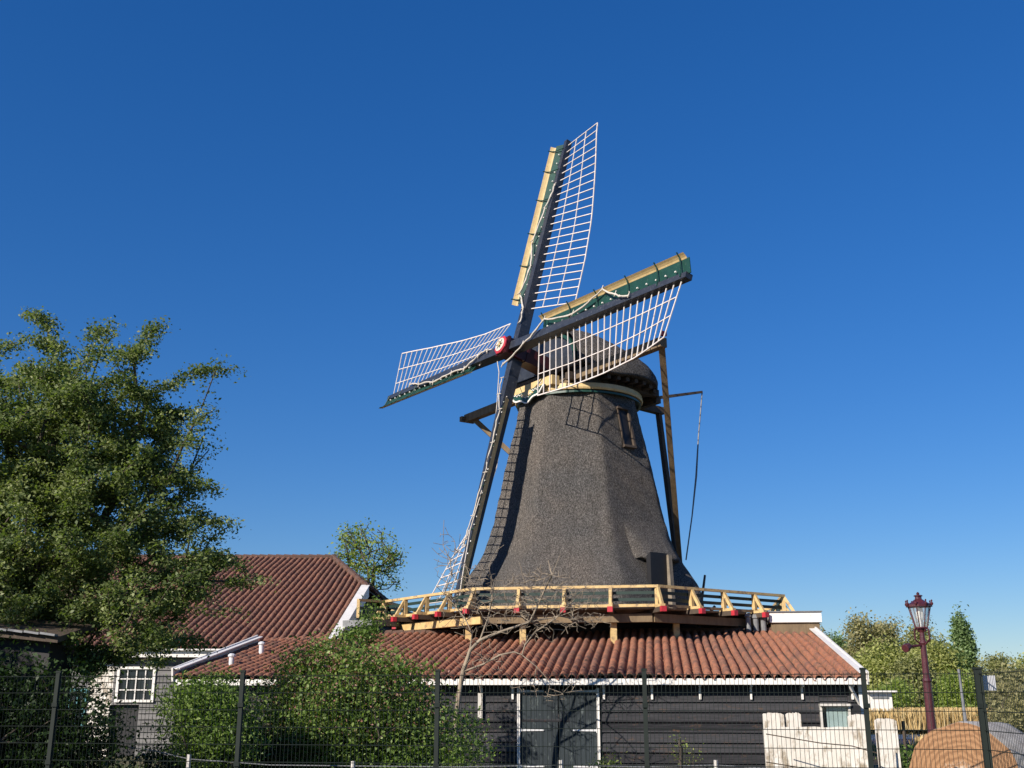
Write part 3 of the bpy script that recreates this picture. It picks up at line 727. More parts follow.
# fascia
mb = MB(); mb.beam(B(AL, .05, BZ-.115), B(AR+.06, .05, BZ-.115), .035, .155, Z); mb.build('fascia', 'white', barn)
mb = MB(); mb.beam(B(AL, .28, BZ-.10), B(AR, .28, BZ-.10), .42, .02, Z); mb.build('soffit', 'tarwood', barn)
# walls: clapboards, each board tilted
WB = .50
def boards(a0, a1, b, z0, z1, h, name, m, parent, out=-1, axis='a'):
    mb = MB(); z = z0; n = int(round((z1-z0)/h)); h = (z1-z0)/n
    r = random.Random(4)
    for i in range(n):
        zl = z0+i*h; d0, d1 = .055, .030; hh_ = h*.80; 
        segs = [a0]; 
        while segs[-1] < a1-2.5: segs.append(segs[-1]+r.uniform(2.2, 4.4))
        segs.append(a1)
        for j in range(len(segs)-1):
            x0, x1 = segs[j]+.003, segs[j+1]-.003; dd = r.uniform(-.006, .006)
            if axis == 'a':
                p = [B(x0, b+out*(d0+dd), zl), B(x1, b+out*(d0+dd), zl), B(x1, b+out*d1, zl+hh_), B(x0, b+out*d1, zl+hh_)]
                q = [B(x0, b+out*.002, zl), B(x1, b+out*.002, zl), B(x1, b+out*.002, zl+hh_), B(x0, b+out*.002, zl+hh_)]
            else:
                p = [B(b+out*d0, x0, zl), B(b+out*d0, x1, zl), B(b+out*d1, x1, zl+h), B(b+out*d1, x0, zl+h)]
                q = [B(b-out*.02, x0, zl), B(b-out*.02, x1, zl), B(b-out*.02, x1, zl+h), B(b-out*.02, x0, zl+h)]
            mb.add(p+q, [(0, 1, 2, 3), (4, 5, 6, 7), (0, 1, 5, 4), (1, 2, 6, 5), (2, 3, 7, 6), (3, 0, 4, 7)])
    mb.add([B(a0, b, z0), B(a1, b, z0), B(a1, b, z1), B(a0, b, z1), B(a0, b-out*.03, z0), B(a1, b-out*.03, z0), B(a1, b-out*.03, z1), B(a0, b-out*.03, z1)], [(0, 1, 2, 3), (7, 6, 5, 4), (0, 1, 5, 4), (1, 2, 6, 5), (2, 3, 7, 6), (3, 0, 4, 7)])
    return mb.build(name, m, parent)
def a_of(px, b=WB, py=697):
    P_ = plane_hit(px, py, B(0, b, 0), by); return (P_-BO).dot(bx)
dL, dR = a_of(519), a_of(598); wL, wR = a_of(819), a_of(847)
GR = AR-.12
zt = BZ-.12
front = empty if False else None
boards(AL+.1, dL-.05, WB, 0, zt, .26, 'front_wall', 'tarboard', barn)
boards(dR+.05, wL, WB, 0, zt, .26, 'front_wall', 'tarboard', barn)
boards(wR, GR, WB, 0, zt, .26, 'front_wall', 'tarboard', barn)
wz0 = at(830, 729, B(wL, WB, 0).y).z; wz1 = at(830, 706, B(wL, WB, 0).y).z
boards(wL, wR, WB, 0, wz0, .26, 'front_wall', 'tarboard', barn)
boards(wL, wR, WB, wz1, zt, .13, 'front_wall', 'tarboard', barn)
boards(dL-.05, dR+.05, WB, 2.14, zt, .1, 'front_wall', 'tarboard', barn)
def bpoly(pts, name, m, t): 
    mb = MB(); mb.prism(pts, t); return mb.build(name, m, barn)
gb = BD*2-.9
bpoly([B(GR, WB, 0), B(GR, gb-2.3, 0), B(GR, gb-2.3, rz(BD)-1.3), B(GR, BD, rz(BD)-.12), B(GR, WB, rz(WB)-.12)], 'side_wall', 'tarboard', bx*-.08)
bpoly([B(AL+.1, WB, 0), B(AL+.1, gb-2.3, 0), B(AL+.1, gb-2.3, rz(BD)-1.3), B(AL+.1, BD, rz(BD)-.12), B(AL+.1, WB, rz(WB)-.12)], 'side_wall', 'tarboard', bx*.08)
bpoly([B(AL+.1, gb-2.3, 0), B(GR, gb-2.3, 0), B(GR, gb-2.3, rz(BD)-1.2), B(AL+.1, gb-2.3, rz(BD)-1.2)], 'back_wall', 'tarboard', by*-.08)
# white corner board
mb = MB(); mb.beam(B(GR+.02, WB-.06, 0), B(GR+.02, WB-.06, zt), .11, .04, by); mb.build('corner_board', 'white', barn)
mb = MB(); mb.beam(B(GR-.30, .12, BZ-.2), B(GR-.02, WB-.03, zt-.55), .05, .07); mb.build('corner_brace', 'white', barn)
# eave brackets
for px in (244, 290, 338, 386, 434, 482, 513, 604, 652, 700, 751, 802, 852):
    a = a_of(px); mb = MB(); mb.beam(B(a, WB-.07, BZ-.20), B(a, WB-.07, BZ-.56), .055, .08, by); mb.beam(B(a, WB-.1, BZ-.24), B(a, .12, BZ-.2), .055, .07); mb.build('eave_bracket', 'white', barn)
# old white post stump by the left of the door
mb = MB(); a = a_of(481); mb.beam(B(a, WB-.10, 1.35), B(a, WB-.10, 2.0), .12, .10, by); mb.build('wall_batten', 'offwhite', barn)
# double door
dh0, dh1 = .10, 2.09
mid = (dL+dR)/2; by0 = WB-.05
for x0, x1 in ((dL+.05, mid-.01), (mid+.01, dR-.05)):
    mb = MB(); npl = 7
    for i in range(npl):
        u0 = x0+(x1-x0)*i/npl+.004; u1 = x0+(x1-x0)*(i+1)/npl-.004
        mb.prism([B(u0, by0, dh0), B(u1, by0, dh0), B(u1, by0, dh1), B(u0, by0, dh1)], by*.045)
    mb.beam(B(x0, by0+.06, dh0+.3), B(x1, by0+.06, dh0+.3), .04, .14); mb.beam(B(x0, by0+.06, dh1-.3), B(x1, by0+.06, dh1-.3), .04, .14)
    dr = mb.build('door', 'doorpaint', barn)
    left = x0 < mid-.5
    for zh in (dh1-.05, dh1-1.04, dh0+.05):
        mb = MB(); s0, s1 = (x0-.07, x0+.62) if left else (x1+.07, x1-.62)
        mb.beam(B(s0, by0-.018, zh), B(s1, by0-.018, zh), .03, .055, Z, .03, .035); mb.lathe(B(s0+(.05 if left else -.05), by0-.03, zh-.06), [(.03, 0), (.03, .12)], 8); mb.build('hinge', 'iron', dr)
for x in (dL, dR):
    mb = MB(); mb.beam(B(x, WB-.085, 0), B(x, WB-.085, 2.12), .075, .07, by); mb.build('door_jamb', 'white', barn)
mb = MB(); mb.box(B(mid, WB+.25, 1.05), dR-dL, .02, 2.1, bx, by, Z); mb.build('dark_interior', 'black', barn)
# small projecting window box
mb = MB(); wzm = (wz0+wz1)/2; ww = wR-wL; hh = wz1-wz0
for x in (wL, wR): mb.beam(B(x, WB-.12, wz0), B(x, WB-.12, wz1), .055, .16, by)
mb.beam(B(wL-.03, WB-.17, wz1+.03), B(wR+.03, WB-.17, wz1+.03), .30, .055, Z); mb.beam(B(wL-.03, WB-.17, wz0-.03), B(wR+.03, WB-.17, wz0-.03), .30, .05, Z)
wn = mb.build('window', 'offwhite', barn)
mb = MB(); mb.box(B((wL+wR)/2, WB-.13, wzm), ww-.06, .02, hh-.06, bx, by, Z); mb.build('pane', 'glass', wn)
mb = MB(); mb.box(B((wL+wR)/2+.05, WB-.10, wzm), ww-.18, .02, hh-.04, bx, by, Z); mb.build('blind', 'curtain', wn)
mb = MB(); mb.box(B(wR+.17, WB-.14, wzm-.02), .22, .18, hh+.06, bx, by, Z); mb.build('side_shadow_box', 'black', wn)  # black box stands in for the shadow right of the window box
# ridge box at the right end
q0 = plane_hit(771, 631, B(0, BD, 0), by); q1 = plane_hit(819, 631, B(0, BD, 0), by); a0, a1 = (q0-BO).dot(bx), (q1-BO).dot(bx)
zb = rz(BD)+.05; zt2 = at(795, 613, q0.y).z; zm = zb+(zt2-zb)*.40
mb = MB(); mb.prism([B(a0, BD-.25, zb-.15), B(a1, BD-.25, zb-.15), B(a1, BD-.25, zm), B(a0, BD-.25, zm)], by*1.2); rbx = mb.build('ridge_box', 'oldwood', barn)
mb = MB(); mb.prism([B(a0-.05, BD-.34, zm), B(a1+.07, BD-.34, zm), B(a1+.07, BD-.34, zt2), B(a0-.05, BD-.34, zt2)], by*1.4); mb.build('ridge_box_lid', 'white', rbx)
mb = MB(); mb.prism([B(a0-.1, BD-.4, zt2+.003), B(a1+.1, BD-.4, zt2+.003), B(a1+.1, BD+1.1, zt2+.003), B(a0-.1, BD+1.1, zt2+.003)], Z*.03); mb.build('ridge_box_cover', 'lead', rbx)
for i in range(3):
    mb = MB(); mb.lathe(B(a0-.25-.25*i, BD-.2, zb-.05), [(.09, 0), (.09, .35+.05*i), (.13, .38+.05*i), (.10, .5+.05*i)], 10); mb.build('vent', 'lead', rbx)
# short vent pipes on the left verge
for px, py, px2, py2 in ((260, 645, 261, 655), (232, 657, 231, 668)):
    N_ = bn; b_ = plane_hit(px2, py2, BO, bn); mb = MB(); mb.tube([b_, b_+Z*.32], .075, 10); mb.lathe(b_+Z*.32, [(.11, 0), (.11, .05), (.05, .09)], 10); mb.build('vent_pipe', 'iron', barn)

# ------------------------------------------------------------------ HOUSE behind left
HY = 36.9; HZ = 3.46; HT = math.tan(R_(18.6)); hs = Vector((0, math.cos(R_(18.6)), math.sin(R_(18.6))))
HN = Vector((1, 0, 0)).cross(hs); HOo = Vector((0, HY, HZ))
Rg = plane_hit(333, 558, HOo, HN); Vt = plane_hit(375, 588, HOo, HN); Ve = plane_hit(332, 649, HOo, HN)
HXR = Ve.x; HXL = -26.0; Vt.x = HXR; RY, RZh = Rg.y, Rg.z
house = empty('house', (HXR-8, 44, 0), 'dark boarded house with a half-hipped brown-red tiled roof behind the big leafy tree', 'house')
lenS = (Rg-Vector((Rg.x, HY, HZ))).length
VtS = (Vt-Vector((Vt.x, HY, HZ))).length
def keepH(a, s):
    x = HXL+a; lim = np.where(s > VtS, HXR-(HXR-Rg.x)*(s-VtS)/(lenS-VtS), HXR)
    return x < lim
mb = MB(); off = Vector((0, 0, -.09))
mb.prism([Vector((HXL, HY+.05, HZ))+off, Vector((HXR, HY+.05, HZ))+off, Vt+off, Rg+off, Vector((HXL, RY, RZh))+off], Z*-.06)
mirror = lambda p: Vector((p.x, 2*RY-p.y, p.z))
mb.prism([mirror(p) for p in [Vector((HXL, HY+.05, HZ)), Vector((HXR, HY+.05, HZ)), Vt, Rg, Vector((HXL, RY, RZh))]], Z*-.06)
hroof = mb.build('roof', 'tile_h', house)
pantiles('roof_tiles', (HXL, HY, HZ), (1, 0, 0), hs, HXR-HXL, lenS, 'tile_h', hroof, keep=keepH, seed=9, amp=1.1)
# half hip
Vb = mirror(Vt); hipmid = (Vt+Vb)/2; hup = (Rg-hipmid); hl = hup.length; hup.normalize(); wid = (Vb-Vt).length
keepP = lambda a, s: np.abs(a-wid/2) < wid/2*(1-s/hl)+.1
pantiles('hip_tiles', Vt, (0, 1, 0), hup, wid, hl, 'tile_h', hroof, keep=keepP, seed=10)
mb = MB(); mb.prism([Vt-Z*.05, Vb-Z*.05, Rg-Z*.05], Z*-.05); mb.build('hip_deck', 'tarwood', hroof)
mb = MB()
def caps(p, q, r=.13):
    n = max(2, int((q-p).length/.38))
    for i in range(n): mb.tube([p.lerp(q, i/n)+Z*.05, p.lerp(q, (i+1.05)/n)+Z*.03], [r*1.1, r*.95], 8)
caps(Vector((HXL, RY, RZh)), Rg); caps(Rg, Vt); caps(Rg, Vb); mb.build('ridge_tiles', 'tile_h', hroof)
mb = MB(); c0, c1 = Vector((HXR+.04, HY-.1, HZ)), Vt+Vector((.04, 0, 0)); mb.beam(c0-Z*.12, c1-Z*.12, .06, .46, Z); mb.beam(c0+Vector((-.12, 0, .11)), c1+Vector((-.12, 0, .11)), .34, .04, Z)
mb.build('verge_board', 'white', house)
mb = MB(); mb.beam((HXL, HY+.03, HZ-.17), (HXR, HY+.03, HZ-.17), .05, .26, Z); mb.beam((HXL, HY-.06, HZ-.06), (HXR, HY-.06, HZ-.06), .18, .05, Z); mb.build('gutter_board', 'white', house)
WY = HY+.45
def wall_house(x0, x1, z0, z1, m='greyboard', nm='wall'):
    mb = MB(); n = max(1, int(round((z1-z0)/.2))); h = (z1-z0)/n
    for i in range(n):
        zl = z0+i*h; p = [(x0, WY-.055, zl), (x1, WY-.055, zl), (x1, WY-.035, zl+h*.84), (x0, WY-.035, zl+h*.84)]; q = [(x, WY+.03, z) for x, _, z in p]
        mb.add(p+q, [(0, 1, 2, 3), (4, 5, 6, 7), (0, 1, 5, 4), (1, 2, 6, 5), (2, 3, 7, 6), (3, 0, 4, 7)])
    mb.add([(x0, WY, z0), (x1, WY, z0), (x1, WY, z1), (x0, WY, z1)], [(0, 1, 2, 3)])
    return mb.build(nm, m, house)
X = lambda px, py=697: at(px, py, WY).x
zw = lambda py, px=140: at(px, py, WY).z
wx0, wx1 = X(117), X(153); wz_0, wz_1 = zw(701), zw(668)
dx0, dx1 = X(108, 740), X(136, 740)
wall_house(HXL, X(60), 0, HZ-.3); wall_house(X(88), dx0, 0, HZ-.3, 'slab', 'pale_wall')
wall_house(dx1, HXR, 0, wz_0); wall_house(dx0, dx1, wz_0-.12, wz_0); wall_house(dx0, wx0, wz_0, HZ-.3); wall_house(wx1, HXR, wz_0, HZ-.3); wall_house(wx0, wx1, wz_1, HZ-.3)
wall_house(X(60), X(88), 0, zw(730)); wall_house(X(60), X(88), zw(688), HZ-.3)
mb = MB(); mb.box(((dx0+dx1)/2, WY+.12, (wz_0-.12)/2), dx1-dx0, .04, wz_0-.12); mb.build('door', 'black', house)
def sash(x0, x1, z0, z1, nx, nz, m='white'):
    mb = MB()
    for x in (x0, x1): mb.beam((x, WY-.06, z0), (x, WY-.06, z1), .09, .08, (0, 1, 0))
    for z in (z0, z1): mb.beam((x0-.05, WY-.07, z), (x1+.05, WY-.07, z), .10, .08, Z)
    for i in range(1, nx): x = x0+(x1-x0)*i/nx; mb.beam((x, WY-.04, z0), (x, WY-.04, z1), .035, .04, (0, 1, 0))
    for i in range(1, nz): z = z0+(z1-z0)*i/nz; mb.beam((x0, WY-.045, z), (x1, WY-.045, z), .04, .035, Z)
    f = mb.build('window', m, house); mb = MB(); mb.box(((x0+x1)/2, WY, (z0+z1)/2), x1-x0, .02, z1-z0); mb.build('pane', 'pane', f); return f
sash(wx0, wx1, wz_0, wz_1, 4, 3)
M['teal'] = mat('teal_paint', (.10, .30, .32), (.07, .22, .25), 3, .5)
sash(X(62), X(86), zw(729), zw(690), 3, 2, 'teal')
mb = MB(); GY0, GY1 = WY, 2*RY-WY
mb.prism([(HXR-.45, GY0, 0), (HXR-.45, GY1, 0), (HXR-.45, GY1, HZ-.1), (HXR-.45, 2*RY-Vt.y, Vt.z-.2), (HXR-.45, Vt.y, Vt.z-.2), (HXR-.45, GY0, HZ-.1)], (-.1, 0, 0)); mb.build('gable_wall', 'tarboard', house)
mb = MB(); mb.prism([(HXL+.3, GY0, 0), (HXL+.3, GY1, 0), (HXL+.3, GY1, HZ-.1), (HXL+.3, RY, RZh-.2), (HXL+.3, GY0, HZ-.1)], (.1, 0, 0)); mb.build('gable_wall', 'tarboard', house)
mb = MB(); mb.box(((HXL+HXR)/2, GY1, HZ/2-.05), HXR-HXL-.6, .1, HZ-.1); mb.build('back_wall', 'tarboard', house)
# junction box & lamp under eave
mb = MB(); mb.box(at(209, 657, WY-.08), .22, .12, .16); mb.build('wall_light', 'white', house)
mb = MB(); pq = at(216, 655, WY-.2); mb.tube([(pq.x, pq.y, HZ-.25), (pq.x, pq.y, .1)], .05, 8); mb.build('downpipe', 'offwhite', house)

# ------------------------------------------------------------------ garden shed far left
s0 = at(-60, 629, 21); s1 = at(56, 638, 21); SZ = 3.05
shed = empty('shed', (-8.2, 16.2, 0), 'dark low shed under the big tree with pale roof-edge tiles', 'shed')
e0_, e1_ = at(-70, 624, 15.6), at(58, 637, 15.6)
mb = MB()
mb.prism([e0_, e1_, e1_+Vector((0, 1.3, .25)), e0_+Vector((0, 1.3, .25))], Z*-.08); sr = mb.build('roof', 'tarwood', shed)
mb = MB(); nn_ = 8
for i in range(nn_):
    p, q = e0_.lerp(e1_, i/nn_), e0_.lerp(e1_, (i+.92)/nn_); mb.beam(p+Vector((0, -.02, .03)), q+Vector((0, -.02, .02)), .12, .03, Z)
mb.build('edge_tiles', 'lead', sr)
mb = MB(); mb.prism([(e0_.x, 15.85, 0), (e1_.x-.2, 15.85, 0), (e1_.x-.2, 15.85, e1_.z-.03), (e0_.x, 15.85, e0_.z-.03)], (0, .9, 0)); mb.build('wall', 'black', shed)  # black colour stands in for the deep shade below the roof edge

# ------------------------------------------------------------------ FENCE
fa = R_(9); fx = Vector((math.cos(fa), -math.sin(fa), 0)); FO = at(645, 700, 13.3); FO.z = 0
fence = empty('mesh_fence', FO, 'tall dark green welded wire mesh fence with square posts running across the foreground', 'fence')
FH = 2.17
def fpost(p, nm='post', r=.026):
    mb = MB(); mb.box(p+Z*(FH+.03)/2, r*2, r*2, FH+.03, fx, Vector((math.sin(fa), math.cos(fa), 0))); mb.box(p+Z*(FH+.04), r*2.4, r*2.4, .025)
    for z in (.4, 1.1, 1.8): mb.box(p+Z*z-Vector((0, .03, 0)), r*2.6, .03, .05)
    return mb.build(nm, 'fencegreen', fence)
def fpanel(p, q):
    mb = MB(); L_ = (q-p).length; d = (q-p).normalized(); n = int(L_/.05)
    ww = .0032
    for i in range(1, n):
        c = p+d*i*.05; mb.tube([c+Z*.06, c+Z*FH], ww, 3, cap=False)
    z = .1
    while z < FH+.01:
        for k in (-1, 1):
            o = Vector((d.y, -d.x, 0))*.006*k; mb.tube([p+o+Z*z, q+o+Z*z], .0042, 4, cap=False)
        z += .205
    return mb.build('mesh_panel', 'fencegreen', fence, normals=False)
pxs = [645+0]
posts = [FO+fx*2.52*k for k in range(-5, 2)]
corner_p = at(981, 700, 12.35); corner_p.z = 0
# last point follows the fence line
t_ = 4.0
best = min(np.linspace(2.6, 6, 300), key=lambda s: abs((lambda P_: 512+F*P_.x/(P_.y*math.cos(PITCH)+(1.9-EYE)*math.sin(PITCH)))(FO+fx*s)-981))
posts.append(FO+fx*float(best))
for i, p in enumerate(posts): fpost(p, r=.026 if i < len(posts)-1 else .038)
for i in range(len(posts)-1): fpanel(posts[i], posts[i+1])
rd = Vector((-.08, -.99, 0)).normalized(); prev = posts[-1]
for k in range(3):
    nx_ = prev+rd*2.5; fpost(nx_); fpanel(prev, nx_); prev = nx_
# sign plate on the fence
sp = at(989, 683, posts[-1].y-.05)
mb = MB(); mb.box(at(989.5, 683, posts[-1].y+.06), .145, .012, .165, (1, 0, 0), (0, 1, 0)); sg = mb.build('sign_plate', 'signplate')
tag(sg, 'small blank grey-white plate fixed to the mesh fence beside its thick corner post', 'sign')

# rope barrier behind the fence
rope = empty('rope_barrier', (0, 15, 0), 'thin white rope strung low between short posts along the bottom of the picture', 'rope barrier')
rp = [at(x_, y_, Y_-2.3) for x_, y_, Y_ in ((-40, 733, 19), (0, 737, 19), (60, 742, 18.6), (120, 746, 18.2), (155, 751, 18), (189, 759, 17.8), (270, 765, 17.6), (353, 766, 17.4), (460, 767, 17.3), (561, 765, 17.2), (640, 767, 17.1), (716, 765, 17), (800, 771, 17))]
mb = MB(); mb.tube(rp, .0065, 5); mb.build('rope', 'lead', rope)
for i in (5, 7, 9, 11):
    p = rp[i]; mb = MB(); mb.tube([(p.x, p.y, 0), (p.x, p.y, p.z+.06)], .028, 8); mb.build('post', 'offwhite', rope)

# ------------------------------------------------------------------ street lamp
LY = 25.0; LB = at(930, 740, LY); LB = Vector((at(928.5, 697, LY).x, LY, 0))
lamp = empty('street_lamp', LB, 'dark red cast-iron street lamp with a tapered glass lantern beside the canal', 'street lamp')
ztop = at(908, 592, LY).z; zr0 = at(908, 607, LY).z; zg0 = at(911, 628, LY).z; zarm = at(915, 645, LY).z
mb = MB(); mb.lathe(LB, [(.20, 0), (.20, .35), (.13, .45), (.10, .9), (.115, .95), (.095, 1.0), (.085, 2.2), (.10, 2.24), (.075, 2.3), (.062, zarm), (.085, zarm+.04), (.06, zarm+.1), (.05, zg0-.1), (.09, zg0-.02), (.05, zg0)], 14)
mb.build('pole', 'lampred', lamp, smooth=False)
mb = MB()
for a in range(4):
    t = a*math.pi/2+.4; d = Vector((math.cos(t), math.sin(t), 0)); mb.tube([LB+Z*(zg0-.38)+d*.05, LB+Z*(zg0-.25)+d*.22, LB+Z*(zg0-.05)+d*.22, LB+Z*(zg0+.01)+d*.14, LB+Z*(zg0-.08)+d*.10], .018, 6)
mb.build('scroll_bracket', 'lampred', lamp)
mb = MB()
for a in range(8):
    t = a*math.pi/4+.2; d = Vector((math.cos(t), math.sin(t), 0)); mb.tube([LB+Z*zg0+d*.13, LB+Z*zr0+d*.245], .012, 5)
mb.lathe(LB+Z*(zg0-.01), [(.10, 0), (.145, .0), (.145, .03), (.10, .03)], 8); lf = mb.build('lantern', 'lampred', lamp)
mb = MB(); mb.grid([[LB+Z*zg0+Vector((math.cos(a*math.pi/4+.2), math.sin(a*math.pi/4+.2), 0))*.128 for a in range(9)], [LB+Z*zr0+Vector((math.cos(a*math.pi/4+.2), math.sin(a*math.pi/4+.2), 0))*.240 for a in range(9)]]); mb.build('lantern_glass', 'lampglass', lf)
hr = ztop-zr0
mb = MB(); mb.lathe(LB+Z*zr0, [(.24, -.01), (.285, .0), (.285, .05), (.24, .07), (.17, hr*.32), (.10, hr*.48), (.075, hr*.52), (.07, hr*.68), (.10, hr*.72), (.09, hr*.78), (.03, hr*.82), (.035, hr*.92), (.008, hr)], 8)
for a in range(8):
    t = a*math.pi/4+.2; d = Vector((math.cos(t), math.sin(t), 0)); mb.lathe(LB+Z*(zr0+.03)+d*.285, [(.02, 0), (.035, .04), (.012, .08), (.022, .11), (.004, .13)], 6)
mb.build('lantern_roof', 'lampred', lf)
mb = MB(); mb.lathe(LB+Z*(zg0+.02), [(.035, 0), (.045, .12), (.075, .2), (.085, .32), (.06, .42), (.02, .46)], 12); mb.build('bulb', 'white', lf)
mb = MB(); hp = at(907.5, 647, LY-.2); mb.tube([LB+Z*zarm, LB.lerp(hp, .5)*1 if False else (LB+Z*zarm).lerp(hp, .8)], .03, 8); mb.build('side_arm', 'lampred', lamp)
ax = Vector((-.75, -.55, -.35)).normalized()
mb = MB(); mb.lathe(hp, [(.04, -.09), (.07, -.07), (.09, .03), (.09, .10), (.075, .105)], 16, ax); mb.build('floodlight', 'lampred', lamp)

# ------------------------------------------------------------------ big sawn log
lc = at(957, 770, 17.2); LR = .80; lc.z = LR-.02
axl = Vector((.80, .60, 0)).normalized(); side = Vector((-axl.y, axl.x, 0))
fc = at(964, 786, 14.5); fc.z = .785
log = empty('sawn_log', (fc.x, fc.y, 0), 'huge sawn log with orange-brown cut face lying behind the right end of the fence', 'log')
def logring(r, t, s=0):
    row = []
    for i in range(41):
        a = 2*math.pi*(i % 40)/40; rr = r*(1+.02*math.sin(a*3+1)+.015*math.sin(a*7+2)+.01*math.sin(a*13+t*3)); row.append(fc+axl*t+side*math.cos(a)*rr+Z*math.sin(a)*rr)
    return row
mb = MB(); mb.grid([logring(LR*.995, .01)]+[logring(LR*(1+.01*math.sin(t*5)), t) for t in np.linspace(.03, .80, 8)]+[logring(LR*.97, .82), logring(.02, .82)]); mb.build('log_side', 'logbark', log, smooth=True)
mb = MB(); mb.grid([logring(LR*.995, .008), logring(LR*.55, .0), logring(.12, .0), logring(.09, .05), logring(.004, .05)]); 
def log_mat():
    m, nt, p = new_mat('sawn_end_grain'); L = nt.links.new
    tc = N(nt, 'ShaderNodeTexCoord'); ns = N(nt, 'ShaderNodeTexNoise', Scale=2.2, Detail=6, Roughness=.65); L(tc.outputs['Object'], ns.inputs['Vector'])
    dv = N(nt, 'ShaderNodeVectorMath', operation='DISTANCE'); dv.inputs[1].default_value = fc+axl*.01; L(tc.outputs['Object'], dv.inputs[0])
    a1 = N(nt, 'ShaderNodeMath', operation='MULTIPLY_ADD'); a1.inputs[1].default_value = .30; L(ns.outputs['Fac'], a1.inputs[0]); L(dv.outputs['Value'], a1.inputs[2])
    m1 = N(nt, 'ShaderNodeMath', operation='MULTIPLY'); m1.inputs[1].default_value = 95; L(a1.outputs[0], m1.inputs[0])
    sn = N(nt, 'ShaderNodeMath', operation='SINE'); L(m1.outputs[0], sn.inputs[0])
    mr = N(nt, 'ShaderNodeMapRange'); mr.inputs[1].default_value = -1; L(sn.outputs[0], mr.inputs[0])
    c1 = N(nt, 'ShaderNodeMixRGB'); c1.inputs[1].default_value = (.22, .115, .055, 1); c1.inputs[2].default_value = (.34, .19, .095, 1); L(mr.outputs[0], c1.inputs[0])
    r2 = N(nt, 'ShaderNodeValToRGB'); r2.color_ramp.elements[0].position = .0; r2.color_ramp.elements[1].position = .5; r2.color_ramp.elements[0].color = (1, 1, 1, 1); r2.color_ramp.elements[1].color = (0, 0, 0, 1)
    L(dv.outputs['Value'], r2.inputs[0]); n3 = N(nt, 'ShaderNodeTexNoise', Scale=6, Detail=8, Roughness=.8); L(tc.outputs['Object'], n3.inputs['Vector'])
    ad = N(nt, 'ShaderNodeMath', operation='MULTIPLY_ADD'); ad.inputs[1].default_value = .45; L(r2.outputs[0], ad.inputs[0]); L(n3.outputs['Fac'], ad.inputs[2])
    r3 = N(nt, 'ShaderNodeValToRGB'); r3.color_ramp.elements[0].position = .66; r3.color_ramp.elements[1].position = .82; L(ad.outputs[0], r3.inputs[0])
    c2 = N(nt, 'ShaderNodeMixRGB'); c2.inputs[2].default_value = (.60, .52, .43, 1); L(r3.outputs[0], c2.inputs[0]); L(c1.outputs[0], c2.inputs[1]); L(c2.outputs[0], p.inputs['Base Color'])
    p.inputs['Roughness'].default_value = .9; b = N(nt, 'ShaderNodeBump', Strength=.8, Distance=.02); L(n3.outputs['Fac'], b.inputs['Height']); L(b.outputs[0], p.inputs['Normal']); return m
M['logface'] = log_mat(); le = mb.build('cut_face', 'logface', log)
mb = MB(); mb.lathe(fc+axl*.045, [(.085, -.012), (.085, 0)], 10, -axl); mb.build('center_hole', 'black', le)

# pale sawn slabs standing against the barn
def slab(px0, px1, py0, Y, label, thick=.12, notch=None, lean=.06, seed=0):
    r = random.Random(seed); p0, p1 = at(px0, 740, Y), at(px1, 740, Y-.12*(px1-px0)/30*.2); zt_ = at((px0+px1)/2, py0, Y).z
    ex_ = (Vector((p1.x, p1.y, 0))-Vector((p0.x, p0.y, 0))); L_ = ex_.length; ex_.normalize(); o = Vector((p0.x, p0.y, 0))
    fw = Vector((ex_.y, -ex_.x, 0)); prof = []
    n = 14; cr_ = min(.12, L_*.2)
    for i in range(n+1):
        t = i/n; x = L_*t; dz = -cr_*.5*(max(0, (cr_-x)/cr_)**2+max(0, (x-L_+cr_)/cr_)**2)+r.uniform(-.012, .012); prof.append((x, zt_+dz))
    poly = [o+Z*.0]+[o+ex_*x+Z*z_-fw*lean for x, z_ in prof]+[o+ex_*L_]
    e = MB(); e.prism(poly, -fw*thick); ob = e.build('wood_slab', 'slab')
    bpy_origin(ob, o+ex_*L_/2); tag(ob, label, 'slab', 'pale sawn slabs stood on edge by the barn'); return ob
def bpy_origin(ob, p):
    ob.data.transform(Matrix.Translation(-Vector(p))); ob.location = p
slab(765, 871, 727, 26.0, 'widest pale slab, standing on edge under the small barn window', .14, seed=1)
slab(765, 786, 713, 26.35, 'narrow pale slab rising behind the left end of the widest slab', .10, seed=2)
slab(788.5, 803, 713, 26.35, 'narrowest pale slab rising behind the widest slab, left of the barn window', .10, seed=3)
slab(851, 871, 714.5, 26.3, 'short pale slab at the barn corner, behind the fence post', .10, seed=4)
slab(878, 899, 719, 25.2, 'pale slab standing alone just right of the barn corner', .12, seed=5)
# dead iron stake with a drooping wire in front of the slabs
wp = empty('wire_stake', at(877, 760, 24.6)*1, 'thin dark stake with drooping wires in front of the pale slabs', 'stake'); wp.location.z = 0
q = at(877, 733, 24.6); mb = MB(); mb.tube([(q.x, q.y, 0), q], .02, 6); mb.build('stake', 'tarwood', wp)
for ys_ in ((734, 738, 743, 746, 753), (762, 766, 771, 776, 780)):
    mb = MB(); mb.tube([at(x, y, 25.2-.15*i) for i, (x, y) in enumerate(zip((766, 790, 820, 852, 877), ys_))], .012, 4); mb.build('wire', 'tarwood', wp)
mb = MB(); q = at(903, 721, 30); mb.tube([(q.x, q.y, 0), q], .045, 6); tag(mb.build('wooden_stake', 'tarwood'), 'short dark wooden stake on the canal bank between pale slab and lamp', 'stake')
